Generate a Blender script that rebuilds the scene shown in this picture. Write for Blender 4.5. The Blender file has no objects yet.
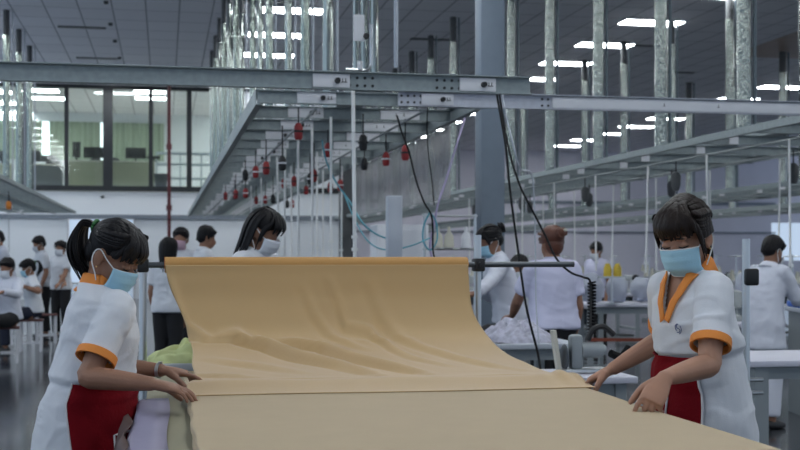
import bpy, bmesh, math, random
from mathutils import Vector, Matrix, Quaternion, noise
random.seed(7)
SC = bpy.context.scene
COL = SC.collection
PI = math.pi
V = Vector

# ---------------------------------------------------------------- camera
FPX, HZ, CAMH = 1200.0, 255.0, 1.40
TH = math.radians(11.1)
cam_d = bpy.data.cameras.new('camera'); cam = bpy.data.objects.new('camera', cam_d); COL.objects.link(cam)
cam.location = (0, 0, CAMH); cam.rotation_euler = (PI/2, 0, -TH)
cam_d.sensor_width = 36; cam_d.lens = FPX/800*36; cam_d.shift_y = (HZ-225)/800
cam_d.clip_start = .05; cam_d.clip_end = 300
cam_d.dof.use_dof = True; cam_d.dof.focus_distance = 4.2; cam_d.dof.aperture_fstop = 5.6
SC.camera = cam

def P(u, v, d):
    "world point seen at pixel u, v at depth d along the view axis"
    r = (u-400)/FPX*d
    return V((r*math.cos(TH)+d*math.sin(TH), -r*math.sin(TH)+d*math.cos(TH), CAMH-(v-HZ)/FPX*d))

# ---------------------------------------------------------------- materials
def mat(name, col, rough=.6, metal=0, noise_amt=0, noise_scale=8, bump=0, bump_scale=60, emit=0, alpha=1, trans=0, sheen=0, stretch=None, coat=0, spec=None, bump_dist=.01):
    m = bpy.data.materials.new(name); m.use_nodes = True
    nt = m.node_tree; b = nt.nodes['Principled BSDF']
    b.inputs['Base Color'].default_value = (*col, 1)
    b.inputs['Roughness'].default_value = rough; b.inputs['Metallic'].default_value = metal
    if spec is not None: b.inputs['Specular IOR Level'].default_value = spec
    if sheen: b.inputs['Sheen Weight'].default_value = sheen
    if coat: b.inputs['Coat Weight'].default_value = coat
    if trans: b.inputs['Transmission Weight'].default_value = trans
    if alpha < 1: b.inputs['Alpha'].default_value = alpha
    if emit:
        b.inputs['Emission Color'].default_value = (*col, 1); b.inputs['Emission Strength'].default_value = emit
    tc = None
    def coords():
        nonlocal tc
        if tc is None:
            t = nt.nodes.new('ShaderNodeTexCoord'); mp = nt.nodes.new('ShaderNodeMapping')
            nt.links.new(t.outputs['Object'], mp.inputs['Vector'])
            if stretch: mp.inputs['Scale'].default_value = stretch
            tc = mp.outputs['Vector']
        return tc
    if noise_amt:
        n = nt.nodes.new('ShaderNodeTexNoise'); n.inputs['Scale'].default_value = noise_scale; n.inputs['Detail'].default_value = 4
        nt.links.new(coords(), n.inputs['Vector'])
        r = nt.nodes.new('ShaderNodeMapRange'); r.inputs['From Min'].default_value = .3; r.inputs['From Max'].default_value = .7
        r.inputs['To Min'].default_value = 1-noise_amt; r.inputs['To Max'].default_value = 1+noise_amt
        nt.links.new(n.outputs['Fac'], r.inputs['Value'])
        mx = nt.nodes.new('ShaderNodeVectorMath'); mx.operation = 'SCALE'; mx.inputs[0].default_value = col
        nt.links.new(r.outputs['Result'], mx.inputs['Scale']); nt.links.new(mx.outputs['Vector'], b.inputs['Base Color'])
    if bump:
        n = nt.nodes.new('ShaderNodeTexNoise'); n.inputs['Scale'].default_value = bump_scale; n.inputs['Detail'].default_value = 3
        nt.links.new(coords(), n.inputs['Vector'])
        bp = nt.nodes.new('ShaderNodeBump'); bp.inputs['Strength'].default_value = bump; bp.inputs['Distance'].default_value = bump_dist
        nt.links.new(n.outputs['Fac'], bp.inputs['Height']); nt.links.new(bp.outputs['Normal'], b.inputs['Normal'])
    return m

M = {}
def dm(n, *a, **k): M[n] = mat(n, *a, **k)
dm('shirt', (.68,.70,.74), .85, noise_amt=.03, bump=.15, bump_scale=300, sheen=.2)
dm('shirt_lavender', (.62,.62,.78), .85, bump=.15, bump_scale=200)
dm('shirt_coat', (.66,.68,.76), .85)
dm('orange', (.80,.27,.05), .8, bump=.1, bump_scale=300)
dm('apron_red', (.19,.003,.008), .85, spec=.15, noise_amt=.1, bump=.2, bump_scale=90)
dm('piping', (.75,.72,.72), .8)
dm('skin', (.30,.150,.092), .55, noise_amt=.06, noise_scale=14, bump=.1, bump_scale=120)
dm('skin_light', (.41,.215,.138), .55, noise_amt=.05, noise_scale=14)
dm('hair_black', (.008,.007,.008), .5, spec=.25, bump=.5, bump_scale=90, stretch=(1,1,.15))
dm('hair_brown', (.012,.006,.004), .5, spec=.25, bump=.5, bump_scale=90, stretch=(1,1,.15))
dm('hair_auburn', (.105,.032,.015), .45, bump=.5, bump_scale=90)
dm('mask_blue', (.38,.64,.78), .75, bump=.15, bump_scale=200)
dm('mask_white', (.72,.75,.8), .8)
dm('mask_pink', (.62,.42,.5), .8)
dm('elastic', (.8,.8,.8), .7)
dm('lash', (.012,.01,.01), .6)
dm('navy', (.012,.016,.035), .8)
dm('black_cloth', (.012,.012,.014), .85)
dm('shoe', (.02,.02,.022), .5)
dm('logo', (.10,.13,.25), .7)
dm('cloth_sheet', (.50,.33,.145), .62, bump=.12, bump_scale=400, sheen=.3)
dm('cloth_roll', (.52,.28,.085), .7, bump=.12, bump_scale=300)
dm('cloth_laid', (.47,.37,.24), .75, noise_amt=.02, bump=.1, bump_scale=400)
dm('lime', (.58,.64,.30), .85)
dm('paper_lavender', (.25,.235,.34), .6, noise_amt=.04)
dm('paper_beige', (.25,.23,.15), .7)
dm('kraft', (.075,.042,.036), .6, spec=.2)
dm('galv', (.31,.355,.36), .5, .35, noise_amt=.10, noise_scale=22, bump=.06, bump_scale=40)
dm('galv_light', (.52,.54,.60), .5, .3, noise_amt=.08, noise_scale=18)
dm('steel', (.55,.57,.58), .3, .9)
dm('steel_dark', (.10,.11,.12), .4, .6)
dm('foil', (.40,.44,.41), .10, 1.0, bump=.55, bump_scale=22, bump_dist=.012, stretch=(1,1,.10))
dm('foil_b', (.34,.39,.35), .14, 1.0, bump=.7, bump_scale=30, bump_dist=.012, stretch=(1,1,.25))
dm('foil_dark', (.32,.35,.32), .09, 1.0, bump=1.0, bump_scale=38, bump_dist=.03, stretch=(1,1,.35))
dm('conduit_dark', (.12,.155,.18), .5, .2)
dm('conduit', (.42,.45,.50), .45, .4)
dm('collar', (.07,.075,.08), .6)
dm('panel_white', (.74,.75,.78), .6)
dm('rod_white', (.85,.86,.85), .5)
dm('black', (.012,.012,.013), .5)
dm('rubber', (.010,.010,.011), .7, spec=.15)
dm('red', (.28,.02,.022), .5)
dm('pipe_red', (.11,.018,.024), .5)
dm('yellow', (.7,.5,.05), .5)
dm('column', (.19,.235,.29), .6, noise_amt=.03)
dm('wall_white', (.80,.83,.86), .8)
dm('wall_lilac', (.72,.70,.78), .85, noise_amt=.05, noise_scale=.4)
dm('band_grey', (.20,.23,.27), .6)
dm('mullion', (.015,.018,.022), .5)
dm('curtain_green', (.36,.43,.33), .85, noise_amt=.2, noise_scale=4, stretch=(3,1,.02))
dm('desk_olive', (.30,.30,.22), .7)
dm('desk_top', (.45,.44,.38), .5)
dm('shelf_grey', (.40,.46,.52), .6)
dm('lamp', (.92,.97,1.0), .5, emit=24)
dm('lamp_frame', (.6,.6,.62), .5)
dm('daylight', (.85,.95,1.0), .5, emit=1.6)
dm('table_grey', (.50,.53,.58), .45)
dm('table_white', (.60,.60,.68), .45)
dm('leg_grey', (.30,.33,.34), .5, .3)
dm('machine', (.42,.45,.44), .4)
dm('blue', (.06,.16,.55), .6)
dm('stool_top', (.13,.05,.045), .5)
dm('garment', (.44,.44,.52), .85, noise_amt=.3, noise_scale=22, bump=.3, bump_scale=40)
dm('bag', (.60,.64,.74), .3, alpha=.62, bump=.8, bump_scale=25)
dm('bag_fill', (.34,.37,.46), .85, noise_amt=.3, noise_scale=10)
dm('rust', (.26,.06,.03), .6)
dm('cone_cream', (.62,.60,.50), .8)
dm('tube_cyan', (.10,.36,.44), .4)
dm('tube_violet', (.42,.36,.55), .4)
dm('film', (.50,.48,.46), .2, alpha=.55, bump=.6, bump_scale=5, noise_amt=.2, noise_scale=3)
dm('gold', (.7,.5,.2), .3, 1)
dm('green', (.04,.18,.05), .6)

def glass_mat():
    m = bpy.data.materials.new('glass'); m.use_nodes = True; nt = m.node_tree
    for n in list(nt.nodes): nt.nodes.remove(n)
    o = nt.nodes.new('ShaderNodeOutputMaterial'); mx = nt.nodes.new('ShaderNodeMixShader')
    t = nt.nodes.new('ShaderNodeBsdfTransparent'); t.inputs['Color'].default_value = (.90,.94,.92,1)
    g = nt.nodes.new('ShaderNodeBsdfGlossy'); g.inputs['Roughness'].default_value = .03
    mx.inputs['Fac'].default_value = .045
    nt.links.new(t.outputs[0], mx.inputs[1]); nt.links.new(g.outputs[0], mx.inputs[2]); nt.links.new(mx.outputs[0], o.inputs[0])
    return m
M['glass'] = glass_mat()

def grid_mat(name, c1, c2, cm, w, h, mortar, rough, bump=0):
    m = bpy.data.materials.new(name); m.use_nodes = True; nt = m.node_tree; b = nt.nodes['Principled BSDF']
    t = nt.nodes.new('ShaderNodeTexCoord'); br = nt.nodes.new('ShaderNodeTexBrick')
    br.offset = 0; br.inputs['Scale'].default_value = 1; br.inputs['Brick Width'].default_value = w; br.inputs['Row Height'].default_value = h
    br.inputs['Mortar Size'].default_value = mortar; br.inputs['Mortar Smooth'].default_value = .2
    br.inputs['Color1'].default_value = (*c1,1); br.inputs['Color2'].default_value = (*c2,1); br.inputs['Mortar'].default_value = (*cm,1)
    nt.links.new(t.outputs['Object'], br.inputs['Vector']); nt.links.new(br.outputs['Color'], b.inputs['Base Color'])
    b.inputs['Roughness'].default_value = rough
    return m
dm('ceiling_warm_reflection', (.42,.31,.25), .45, noise_amt=.25, noise_scale=2, stretch=(.2,5,1))  # warm light reflected by the ceiling panels, put into a streaked brown colour
M['ceiling'] = grid_mat('ceiling', (.86,.85,.90), (.81,.80,.85), (.30,.30,.34), .72, 1.2, .016, .8)
M['floor'] = grid_mat('floor', (.048,.052,.06), (.042,.046,.053), (.03,.033,.036), 1.2, 1.2, .008, .13)

# ---------------------------------------------------------------- mesh building
class MB:
    def __init__(s): s.v = []; s.f = []
    def add(s, vs, fs):
        b = len(s.v); s.v += [V(p) for p in vs]; s.f += [tuple(b+i for i in f) for f in fs]; return s
    def box(s, c, d, R=None, bev=0):
        c = V(c); hx, hy, hz = d[0]/2, d[1]/2, d[2]/2
        if bev:
            b = min(bev, hx*.9, hy*.9, hz*.9); bm = bmesh.new(); bmesh.ops.create_cube(bm, size=1)
            for q in bm.verts: q.co = V((q.co.x*2*hx, q.co.y*2*hy, q.co.z*2*hz))
            bmesh.ops.bevel(bm, geom=bm.edges[:], offset=b, segments=2, affect='EDGES', profile=.5)
            vs = [q.co.copy() for q in bm.verts]; bm.verts.index_update(); fs = [[q.index for q in f.verts] for f in bm.faces]; bm.free()
        else:
            vs = [V((x*hx, y*hy, z*hz)) for z in (-1,1) for y in (-1,1) for x in (-1,1)]
            fs = [(0,2,3,1),(4,5,7,6),(0,1,5,4),(2,6,7,3),(0,4,6,2),(1,3,7,5)]
        if R is not None: vs = [R @ p for p in vs]
        return s.add([p+c for p in vs], fs)
    def loft(s, rings, caps=True, closed=False):
        n = len(rings[0]); vs = [p for r in rings for p in r]; fs = []
        m = len(rings)
        for i in range(m if closed else m-1):
            j = (i+1) % m
            for k in range(n):
                q = (k+1) % n
                fs.append((i*n+k, i*n+q, j*n+q, j*n+k))
        if caps and not closed:
            vs.append(sum((V(p) for p in rings[0]), V())/n); vs.append(sum((V(p) for p in rings[-1]), V())/n)
            a = m*n
            for k in range(n):
                q = (k+1) % n
                fs.append((a, q, k)); fs.append((a+1, (m-1)*n+k, (m-1)*n+q))
        return s.add(vs, fs)
    def tube(s, pts, r, n=10, flat=None, rnd=False, caps=True):
        pts = [V(p) for p in pts]; m = len(pts)
        rs = list(r) if hasattr(r, '__len__') else [r]*m
        if rnd:   # rounded ends
            a = (pts[0]-pts[1]).normalized(); b = (pts[-1]-pts[-2]).normalized()
            pts = [pts[0]+a*rs[0]*.9, pts[0]+a*rs[0]*.5]+pts+[pts[-1]+b*rs[-1]*.5, pts[-1]+b*rs[-1]*.9]
            rs = [rs[0]*.4, rs[0]*.85]+rs+[rs[-1]*.85, rs[-1]*.4]; m = len(pts)
        up = None; rings = []
        for i in range(m):
            t = (pts[min(i+1,m-1)]-pts[max(i-1,0)]).normalized()
            if up is None:
                up = V((0,0,1)) if abs(t.z) < .9 else V((0,1,0))
                if flat: up = V(flat)
            x = t.cross(up)
            if x.length < 1e-5: x = t.orthogonal()
            x.normalize(); up = x.cross(t).normalized()
            k = FL if flat else 1
            rings.append([pts[i]+x*math.cos(2*PI*j/n)*rs[i]+up*math.sin(2*PI*j/n)*rs[i]*k for j in range(n)])
        return s.loft(rings, caps)
    def ell(s, c, r, R=None, n=16, m=10):
        c = V(c); r = (r,)*3 if not hasattr(r, '__len__') else r; vs = []; fs = []
        for i in range(1, m):
            a = PI*i/m
            for j in range(n):
                b = 2*PI*j/n; vs.append(V((r[0]*math.sin(a)*math.cos(b), r[1]*math.sin(a)*math.sin(b), r[2]*math.cos(a))))
        vs += [V((0,0,r[2])), V((0,0,-r[2]))]
        for i in range(m-2):
            for j in range(n):
                k = (j+1) % n; fs.append((i*n+j, (i+1)*n+j, (i+1)*n+k, i*n+k))
        T = (m-1)*n
        for j in range(n):
            k = (j+1) % n; fs.append((T, j, k)); fs.append((T+1, (m-2)*n+k, (m-2)*n+j))
        if R is not None: vs = [R @ p for p in vs]
        return s.add([p+c for p in vs], fs)
    def band(s, c0, c1, ro, ri, n=24):
        c0, c1 = V(c0), V(c1); t = (c1-c0).normalized(); x = t.orthogonal().normalized(); y = t.cross(x)
        rg = lambda c, r: [c+x*math.cos(2*PI*j/n)*r+y*math.sin(2*PI*j/n)*r for j in range(n)]
        return s.loft([rg(c0,ro), rg((c0+c1)/2, ro*1.01), rg(c1,ro), rg(c1,ri), rg(c0,ri)], closed=True)
    def grid(s, rows):
        n = len(rows[0]); fs = []
        for i in range(len(rows)-1):
            for j in range(n-1): fs.append((i*n+j, i*n+j+1, (i+1)*n+j+1, (i+1)*n+j))
        return s.add([p for r in rows for p in r], fs)
    def cyl(s, a, b, r, n=14): return s.tube([a, b], r, n)
    def mesh(s, name, recalc=True):
        me = bpy.data.meshes.new(name); me.from_pydata([tuple(p) for p in s.v], [], s.f); me.update()
        if recalc:
            bm = bmesh.new(); bm.from_mesh(me); bmesh.ops.recalc_face_normals(bm, faces=bm.faces[:]); bm.to_mesh(me); bm.free()
        return me
FL = .35

def smooth(me, ang=40):
    me.polygons.foreach_set('use_smooth', [True]*len(me.polygons))
    if ang < 180:
        try: me.set_sharp_from_angle(angle=math.radians(ang))
        except Exception: pass

def fuse(mb, voxel, it=3):
    me = mb.mesh('tmp'); ob = bpy.data.objects.new('tmp', me); COL.objects.link(ob)
    r = ob.modifiers.new('r', 'REMESH'); r.mode = 'VOXEL'; r.voxel_size = voxel
    if it:
        q = ob.modifiers.new('s', 'SMOOTH'); q.iterations = it; q.factor = .5
    dg = bpy.context.evaluated_depsgraph_get(); dg.update()
    m2 = bpy.data.meshes.new_from_object(ob.evaluated_get(dg))
    bpy.data.objects.remove(ob); bpy.data.meshes.remove(me)
    return m2

def link(name, me, mt, parent=None):
    o = bpy.data.objects.new(name, me); COL.objects.link(o)
    if mt is not None:
        me.materials.clear(); me.materials.append(M[mt] if isinstance(mt, str) else mt)
    if parent is not None: o.parent = parent
    return o
def tag(o, label=None, cat=None, group=None, kind=None):
    if label: o['label'] = label
    if cat: o['category'] = cat
    if group: o['group'] = group
    if kind: o['kind'] = kind
    return o
def thing(name, label, cat, loc=(0,0,0), rz=0, group=None):
    o = bpy.data.objects.new(name, None); COL.objects.link(o); o.location = loc; o.rotation_euler = (0,0,rz); o.empty_display_size = .1
    return tag(o, label, cat, group)
def part(name, mb, mt, parent, ang=40, world=False, label=None):
    if world:
        r = parent
        while r.parent: r = r.parent
        off = Matrix.Rotation(-r.rotation_euler.z, 3, 'Z'); l = V(r.location)
        mb.v = [off @ (p-l) for p in mb.v]
    me = mb.mesh(name); smooth(me, ang)
    o = link(name, me, mt, parent)
    if label: o['label'] = label
    return o
def single(name, mb, mt, label=None, cat=None, group=None, kind=None, ang=40):
    "a thing that is one mesh, its origin at its base"
    lo = V((min(p.x for p in mb.v), min(p.y for p in mb.v), min(p.z for p in mb.v))); hi = V((max(p.x for p in mb.v), max(p.y for p in mb.v), 0))
    c = V(((lo.x+hi.x)/2, (lo.y+hi.y)/2, lo.z)); mb.v = [p-c for p in mb.v]
    me = mb.mesh(name); smooth(me, ang); o = link(name, me, mt); o.location = c
    return tag(o, label, cat, group, kind)
def kids(o): return [c for c in COL.objects if c.parent == o]
def copy_tree(o, loc=None, rz=None, label=None, group=None, ch=None):
    c = o.copy(); COL.objects.link(c)
    if loc is not None: c.location = loc
    if rz is not None: c.rotation_euler = (0,0,rz)
    if label: c['label'] = label
    if group: c['group'] = group
    for k in list(o.children):
        d = k.copy(); COL.objects.link(d); d.parent = c
        for g in list(k.children):
            e = g.copy(); COL.objects.link(e); e.parent = d
    return c
ORD = ['first','second','third','fourth','fifth','sixth','seventh','eighth','ninth','tenth','eleventh','twelfth','thirteenth','fourteenth','fifteenth','sixteenth','seventeenth','eighteenth','nineteenth','twentieth','twenty-first','twenty-second','twenty-third','twenty-fourth','twenty-fifth','twenty-sixth']
# ---------------------------------------------------------------- people
def sst(a, b, x):
    t = max(0, min(1, (x-a)/(b-a))); return t*t*(3-2*t)
def spline(pts, k=5):
    pts = [V(p) for p in pts]; out = []
    for i in range(len(pts)-1):
        p0 = pts[max(i-1,0)]; p1 = pts[i]; p2 = pts[i+1]; p3 = pts[min(i+2,len(pts)-1)]
        for j in range(k):
            t = j/k
            out.append(.5*((2*p1)+(p2-p0)*t+(2*p0-5*p1+4*p2-p3)*t*t+(3*p1-p0-3*p2+p3)*t**3))
    return out+[pts[-1]]
def lerps(vals, n):
    out = []
    for i in range(n):
        t = i/(n-1)*(len(vals)-1); k = min(int(t), len(vals)-2); out.append(vals[k]+(vals[k+1]-vals[k])*(t-k))
    return out
def prof(T, z):
    if z <= T[0][0]: return T[0][1:]
    for a, b in zip(T, T[1:]):
        if z <= b[0]:
            t = (z-a[0])/(b[0]-a[0]); t = t*t*(3-2*t)*.5+t*.5
            return tuple(a[k]+(b[k]-a[k])*t for k in range(1, len(a)))
    return T[-1][1:]
BODY = [(.78,.115,.085,-.01),(.86,.165,.105,-.014),(.94,.150,.096,-.006),(1.02,.128,.088,.0),(1.10,.134,.092,.003),(1.18,.144,.104,.009),(1.25,.146,.094,.003),(1.30,.130,.072,-.006),(1.335,.080,.056,-.012),(1.36,.052,.050,-.014)]
SHIRT = [(.70,.205,.158,-.012),(.80,.200,.152,-.012),(.90,.186,.134,-.010),(.96,.178,.126,-.006),(.968,.176,.130,.0),(1.02,.168,.128,.003),(1.10,.158,.124,.006),(1.18,.161,.122,.010),(1.25,.159,.108,.004),(1.30,.146,.084,-.005),(1.335,.094,.068,-.012),(1.352,.070,.060,-.014)]
SHIRTB = [(.76,.185,.130,-.012),(.86,.183,.128,-.012),(.96,.165,.116,-.004),(1.04,.156,.114,.002),(1.10,.156,.118,.006),(1.18,.160,.122,.010),(1.25,.158,.108,.004),(1.30,.146,.084,-.005),(1.335,.094,.068,-.012),(1.352,.068,.060,-.014)]

def ik(S, T, l1, l2, hint):
    dv = T-S; d = dv.length; u = dv.normalized()
    if d > (l1+l2)*.995: d = (l1+l2)*.995; T = S+u*d
    a = (l1*l1-l2*l2+d*d)/(2*d); h = math.sqrt(max(0, l1*l1-a*a))
    p = V(hint)-u*V(hint).dot(u); p.normalize()
    return S+u*a+p*h, T

def hand(mb, W, fd, dn, side, curls=(.25,.35,.3), thumb=(.55,.5), spread=.06, fine=True):
    "palm, four fingers, thumb. side +1: the thumb lies on fd x dn"
    fd = fd.normalized(); dn = (dn-fd*dn.dot(fd)).normalized(); ts = fd.cross(dn)*side
    n = 12
    rings = []
    for q, a, b in ((-.012,.024,.019),(.02,.030,.019),(.05,.039,.018),(.078,.042,.015),(.092,.038,.012)):
        c = W+fd*q; rings.append([c+ts*math.cos(2*PI*j/n)*a+dn*math.sin(2*PI*j/n)*b for j in range(n)])
    mb.loft(rings)
    if not fine: 
        mb.tube([W+fd*.07, W+fd*.12-dn*.012, W+fd*.16-dn*.04], [.03,.026,.014], 8, rnd=True)
        mb.tube([W+fd*.02+ts*.02, W+fd*.06+ts*.045-dn*.01, W+fd*.09+ts*.05-dn*.02], [.013,.012,.008], 8, rnd=True); return
    for i, (L, r) in enumerate(((.070,.0088),(.079,.0090),(.073,.0086),(.056,.0076))):
        off = .0305-.0203*i
        d = (fd+ts*spread*(1.5-i)).normalized(); p = W+fd*(.084-.004*abs(i-1.2))+ts*off; pts = [p-d*.015, p]; rr = [r*1.05, r*1.08]
        ang = 0; cl = curls[i] if hasattr(curls[0], '__len__') else curls
        for s, (c, fr) in enumerate(zip(cl, (.45,.30,.25))):
            ang += c; e = d*math.cos(ang)-dn*math.sin(ang)
            pts.append(pts[-1]+e*L*fr*.55); rr.append(r*(.98-.08*s)); pts.append(pts[-1]+e*L*fr*.45); rr.append(r*(1.0-.1*s))
        mb.tube(pts, rr, 10, rnd=True)
    b = W+fd*.022+ts*.022-dn*.004; a1, a2 = thumb
    d1 = (fd*math.cos(.75)+ts*math.sin(.75)-dn*a1).normalized(); d2 = (fd*math.cos(.3)+ts*math.sin(.3)-dn*(a1+a2)).normalized()
    mb.tube([b, b+d1*.04, b+d1*.046+d2*.014, b+d1*.046+d2*.034, b+d1*.046+d2*.054], [.0165,.0125,.0112,.0105,.0085], 10, rnd=True)

def person(name, label, xy, face, H=1.58, lean=0, twist=0, head=(0,0,0), R=None, L=None, sit=False, hair='short', haircol='hair_black', mask=None,
           shirt='shirt', sleeve='short', trousers='black_cloth', apron=None, collar=None, vneck=False, skin='skin', fine=False, group=None, hipshift=(0,0), tail=0, seat=.47, girth=1.0, cap=None, neckfwd=0, sw=.138, sfwd=.0, waist=.945, cuffr=.066):
    s = H/1.58; rz = math.radians(face)-PI/2
    root = thing(name, label, 'person', (xy[0], xy[1], 0), rz, group)
    IR = Matrix.Rotation(-rz, 3, 'Z')
    loc = lambda p: (IR @ (V(p)-V((xy[0], xy[1], 0))))/s
    ldir = lambda p: IR @ V(p)
    dz = (seat/s+.09-.86) if sit else 0
    # spine: a chain of small steps, each tilted forward
    Z0, N, st = .86, 60, .01
    cen, fw = [V((0,0,Z0))], []
    for i in range(N):
        th = lean*sst(.84, 1.12, Z0+i*st); fw.append(th)
        cen.append(cen[-1]+V((0, math.sin(th), math.cos(th)))*st)
    fw.append(fw[-1])
    def sp(x, y, z):
        tw = twist*sst(.92, 1.22, z); x, y = x*math.cos(tw)-y*math.sin(tw), x*math.sin(tw)+y*math.cos(tw)
        if z <= Z0: return V((x, y, z+dz))
        f = min((z-Z0)/st, N-1e-4); i = int(f); th = fw[i]; c = cen[i].lerp(cen[i+1], f-i) if z < Z0+N*st else cen[N]
        return c+V((x, y*math.cos(th), -y*math.sin(th)+dz))
    def bodyring(T, z, e=0, n=32, pw=.88):
        a, b, yo = prof(T, z); a *= girth; b *= girth; rg = []
        for j in range(n):
            t = 2*PI*j/n; c, q = math.cos(t), math.sin(t)
            rg.append(sp((a+e)*math.copysign(abs(c)**pw, c), yo+(b+e)*math.copysign(abs(q)**pw, q), z))
        return rg
    def W(mb): mb.v = [p*s for p in mb.v]; return mb
    def put(nm, mb, mt, ang=60, voxel=None, it=3, parent=None):
        W(mb)
        me = fuse(mb, voxel, it) if voxel else mb.mesh(nm)
        me.name = nm; smooth(me, 180 if voxel else ang); return link(nm, me, mt, parent or root)
    # head frame
    hpz, hyw, hrl = head
    RT = Matrix.Rotation(hyw, 3, 'Z') @ Matrix.Rotation(-hpz, 3, 'X') @ Matrix.Rotation(hrl, 3, 'Y')
    nb = sp(0, -.012, 1.335)
    hc = nb+Matrix.Rotation(hyw*.5, 3, 'Z') @ (Matrix.Rotation(-hpz*.5, 3, 'X') @ V((0, .018+neckfwd, .125)))
    hp = lambda x, y, z: hc+RT @ V((x, y, z))
    body = MB()
    body.loft([bodyring(BODY, z) for z in (.78,.82,.86,.90,.94,.98,1.02,1.06,1.10,1.14,1.18,1.22,1.25,1.28,1.30,1.32,1.335,1.36)])
    body.tube([sp(0,-.016,1.29), sp(0,-.014,1.345), hc.lerp(nb,.45)+RT@V((0,-.014,0)), hp(0,-.02,-.03)], [.060,.051,.049,.052], 14)
    hd = [((0,-.012,.028),(.072,.090,.088)), ((0,.028,-.030),(.058,.062,.078)), ((0,.040,-.074),(.040,.044,.034)), ((0,-.005,-.045),(.056,.060,.055))]
    for c, r in hd: body.ell(hp(*c), r, RT, 20, 14)
    if fine or mask is None or not mask:
        body.ell(hp(0,.093,-.022), (.013,.016,.024), RT @ Matrix.Rotation(.25,3,'X'), 12, 8); body.ell(hp(0,.100,-.036), (.016,.013,.012), RT, 12, 8)
        body.ell(hp(0,.084,-.064), (.024,.010,.007), RT, 12, 8); body.ell(hp(0,.082,-.073), (.021,.010,.007), RT, 12, 8)
    if fine:
        for q in (-1,1):
            body.ell(hp(q*.031,.078,.001), (.017,.013,.011), RT, 12, 8)      # closed upper lids
            body.ell(hp(q*.030,.078,.024), (.024,.011,.008), RT, 12, 8)      # brow ridge
            body.ell(hp(q*.042,.058,-.030), (.020,.022,.018), RT, 12, 8)     # cheek
    for q in (-1,1):
        body.ell(hp(q*.074,-.012,-.012), (.009,.021,.034), RT @ Matrix.Rotation(q*.3,3,'Z'), 10, 8)
        body.ell(hp(q*.073,-.002,-.036), (.007,.010,.012), RT, 10, 8)
    arms = {}
    for nm, q, spec in (('R', 1, R), ('L', -1, L)):
        S = sp(q*sw, -.008+sfwd, 1.278)
        l1, l2 = .268, .232
        if spec is None: spec = dict(w=None)
        if spec.get('w') is None:
            T = S+V((q*.05, .06, -.48)); fd = V((0,.15,-1)); dn = V((q,0,0)); hint = V((q*.2,-1,0))
        else:
            T = loc(spec['w']); fd = ldir(spec['fd']); dn = ldir(spec['dn']); hint = V(spec.get('hint', (q*.6,-.6,-.5)))
        E, T = ik(S, T, l1, l2, hint)
        arms[nm] = (S, E, T)
        g = .97 if fine else 1
        body.tube(spline([S+V((-q*.03,0,.005)), S.lerp(E,.12), S.lerp(E,.5), S.lerp(E,.85), E, E.lerp(T,.22), E.lerp(T,.6), E.lerp(T,.9), T], 3),
                  lerps([.050,.053*g,.046*g,.039*g,.0385*g,.040*g,.034*g,.0255,.0235], 25), 14)
        hand(body, T, fd, dn, -q if spec.get('flip') is None else q, spec.get('curls', (.25,.35,.3)), spec.get('thumb', (.3,.25)), spec.get('spread', .06), fine)
        if spec.get('bracelet'):
            b = MB(); a = (T-E).normalized(); b.band(T-a*.022, T-a*.010, .0295, .026, 24); b.box(T-a*.016+dn.normalized()*.029, (.014,.014,.006))
            put('bracelet', b, 'steel', voxel=None)
    legs = []
    for q in (-1,1):
        if sit: hip, kn, an = V((q*.085,.02,.80+dz+.03)), V((q*.10,.40,seat/s+.065)), V((q*.10,.38,.085))
        else: g_ = min(1, girth); hip, kn, an = V((q*.082*g_,-.005,.83)), V((q*.086*g_,.018,.455)), V((q*.088*g_,-.012,.085))
        body.tube(spline([hip, hip.lerp(kn,.4), kn, kn.lerp(an,.3), an], 3), lerps([.088,.076,.052,.053,.034], 13), 14)
        body.tube([an, an+V((0,.0,-.045)), an+V((0,.07,-.055)), an+V((0,.135,-.062))], [.034,.036,.034,.020], 10, rnd=True)
        legs.append((hip, kn, an))
    bo = put('body', body, skin, voxel=.0042 if fine else .0135, it=2)
    for hip, kn, an in legs:
        sh = MB(); sh.tube([an+V((0,-.032,-.045)), an+V((0,.0,-.045)), an+V((0,.07,-.052)), an+V((0,.145,-.060))], [.034,.042,.041,.024], 14, rnd=True)
        sh.v = [V((p.x, p.y, max(p.z, .0))) for p in sh.v]; put('shoe', sh, 'shoe', 180)
    t = MB()
    t.loft([bodyring(BODY, z, .005) for z in (.78,.82,.86,.90,.93,.95)])
    for hip, kn, an in legs:
        t.tube(spline([hip+V((0,0,.02)), hip.lerp(kn,.4), kn, kn.lerp(an,.4), an+V((0,0,.02))], 3), [r_*min(1, girth) for r_ in lerps([.094,.088,.072,.070,.066], 13)], 16)
    put('trousers', t, trousers, voxel=.012 if fine else .016)
    # ---- shirt with sleeves
    ST = SHIRTB
    if apron:
        k = lambda z: prof(SHIRT, z)
        ST = [r for r in SHIRT if r[0] < waist-.03]+[(waist, *(k(waist)[:1] if 0 else (.156,.112)), -.002), (waist+.022, .174, .131, .002)]+[r for r in SHIRT if r[0] > waist+.05]
    hem = .70 if apron else (.84 if sit else .80-tail)
    if hem < ST[0][0]: ST = [(hem, ST[0][1]+.012, ST[0][2]+.012, ST[0][3])]+ST
    zs = [hem]+sorted(z for z in {.55,.60,.65,.70,.74,.78,.82,.86,.90,.93,waist,waist+.011,waist+.022,.98,1.02,1.06,1.10,1.14,1.18,1.22,1.25,1.28,1.30,1.32,1.335,1.352} if z > hem+.01 and (z <= waist-.02 or z >= waist+.05 or abs(z-waist-.011) < .0115))
    sm = MB(); sm.loft([bodyring(ST, z) for z in zs])
    ends = []
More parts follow.
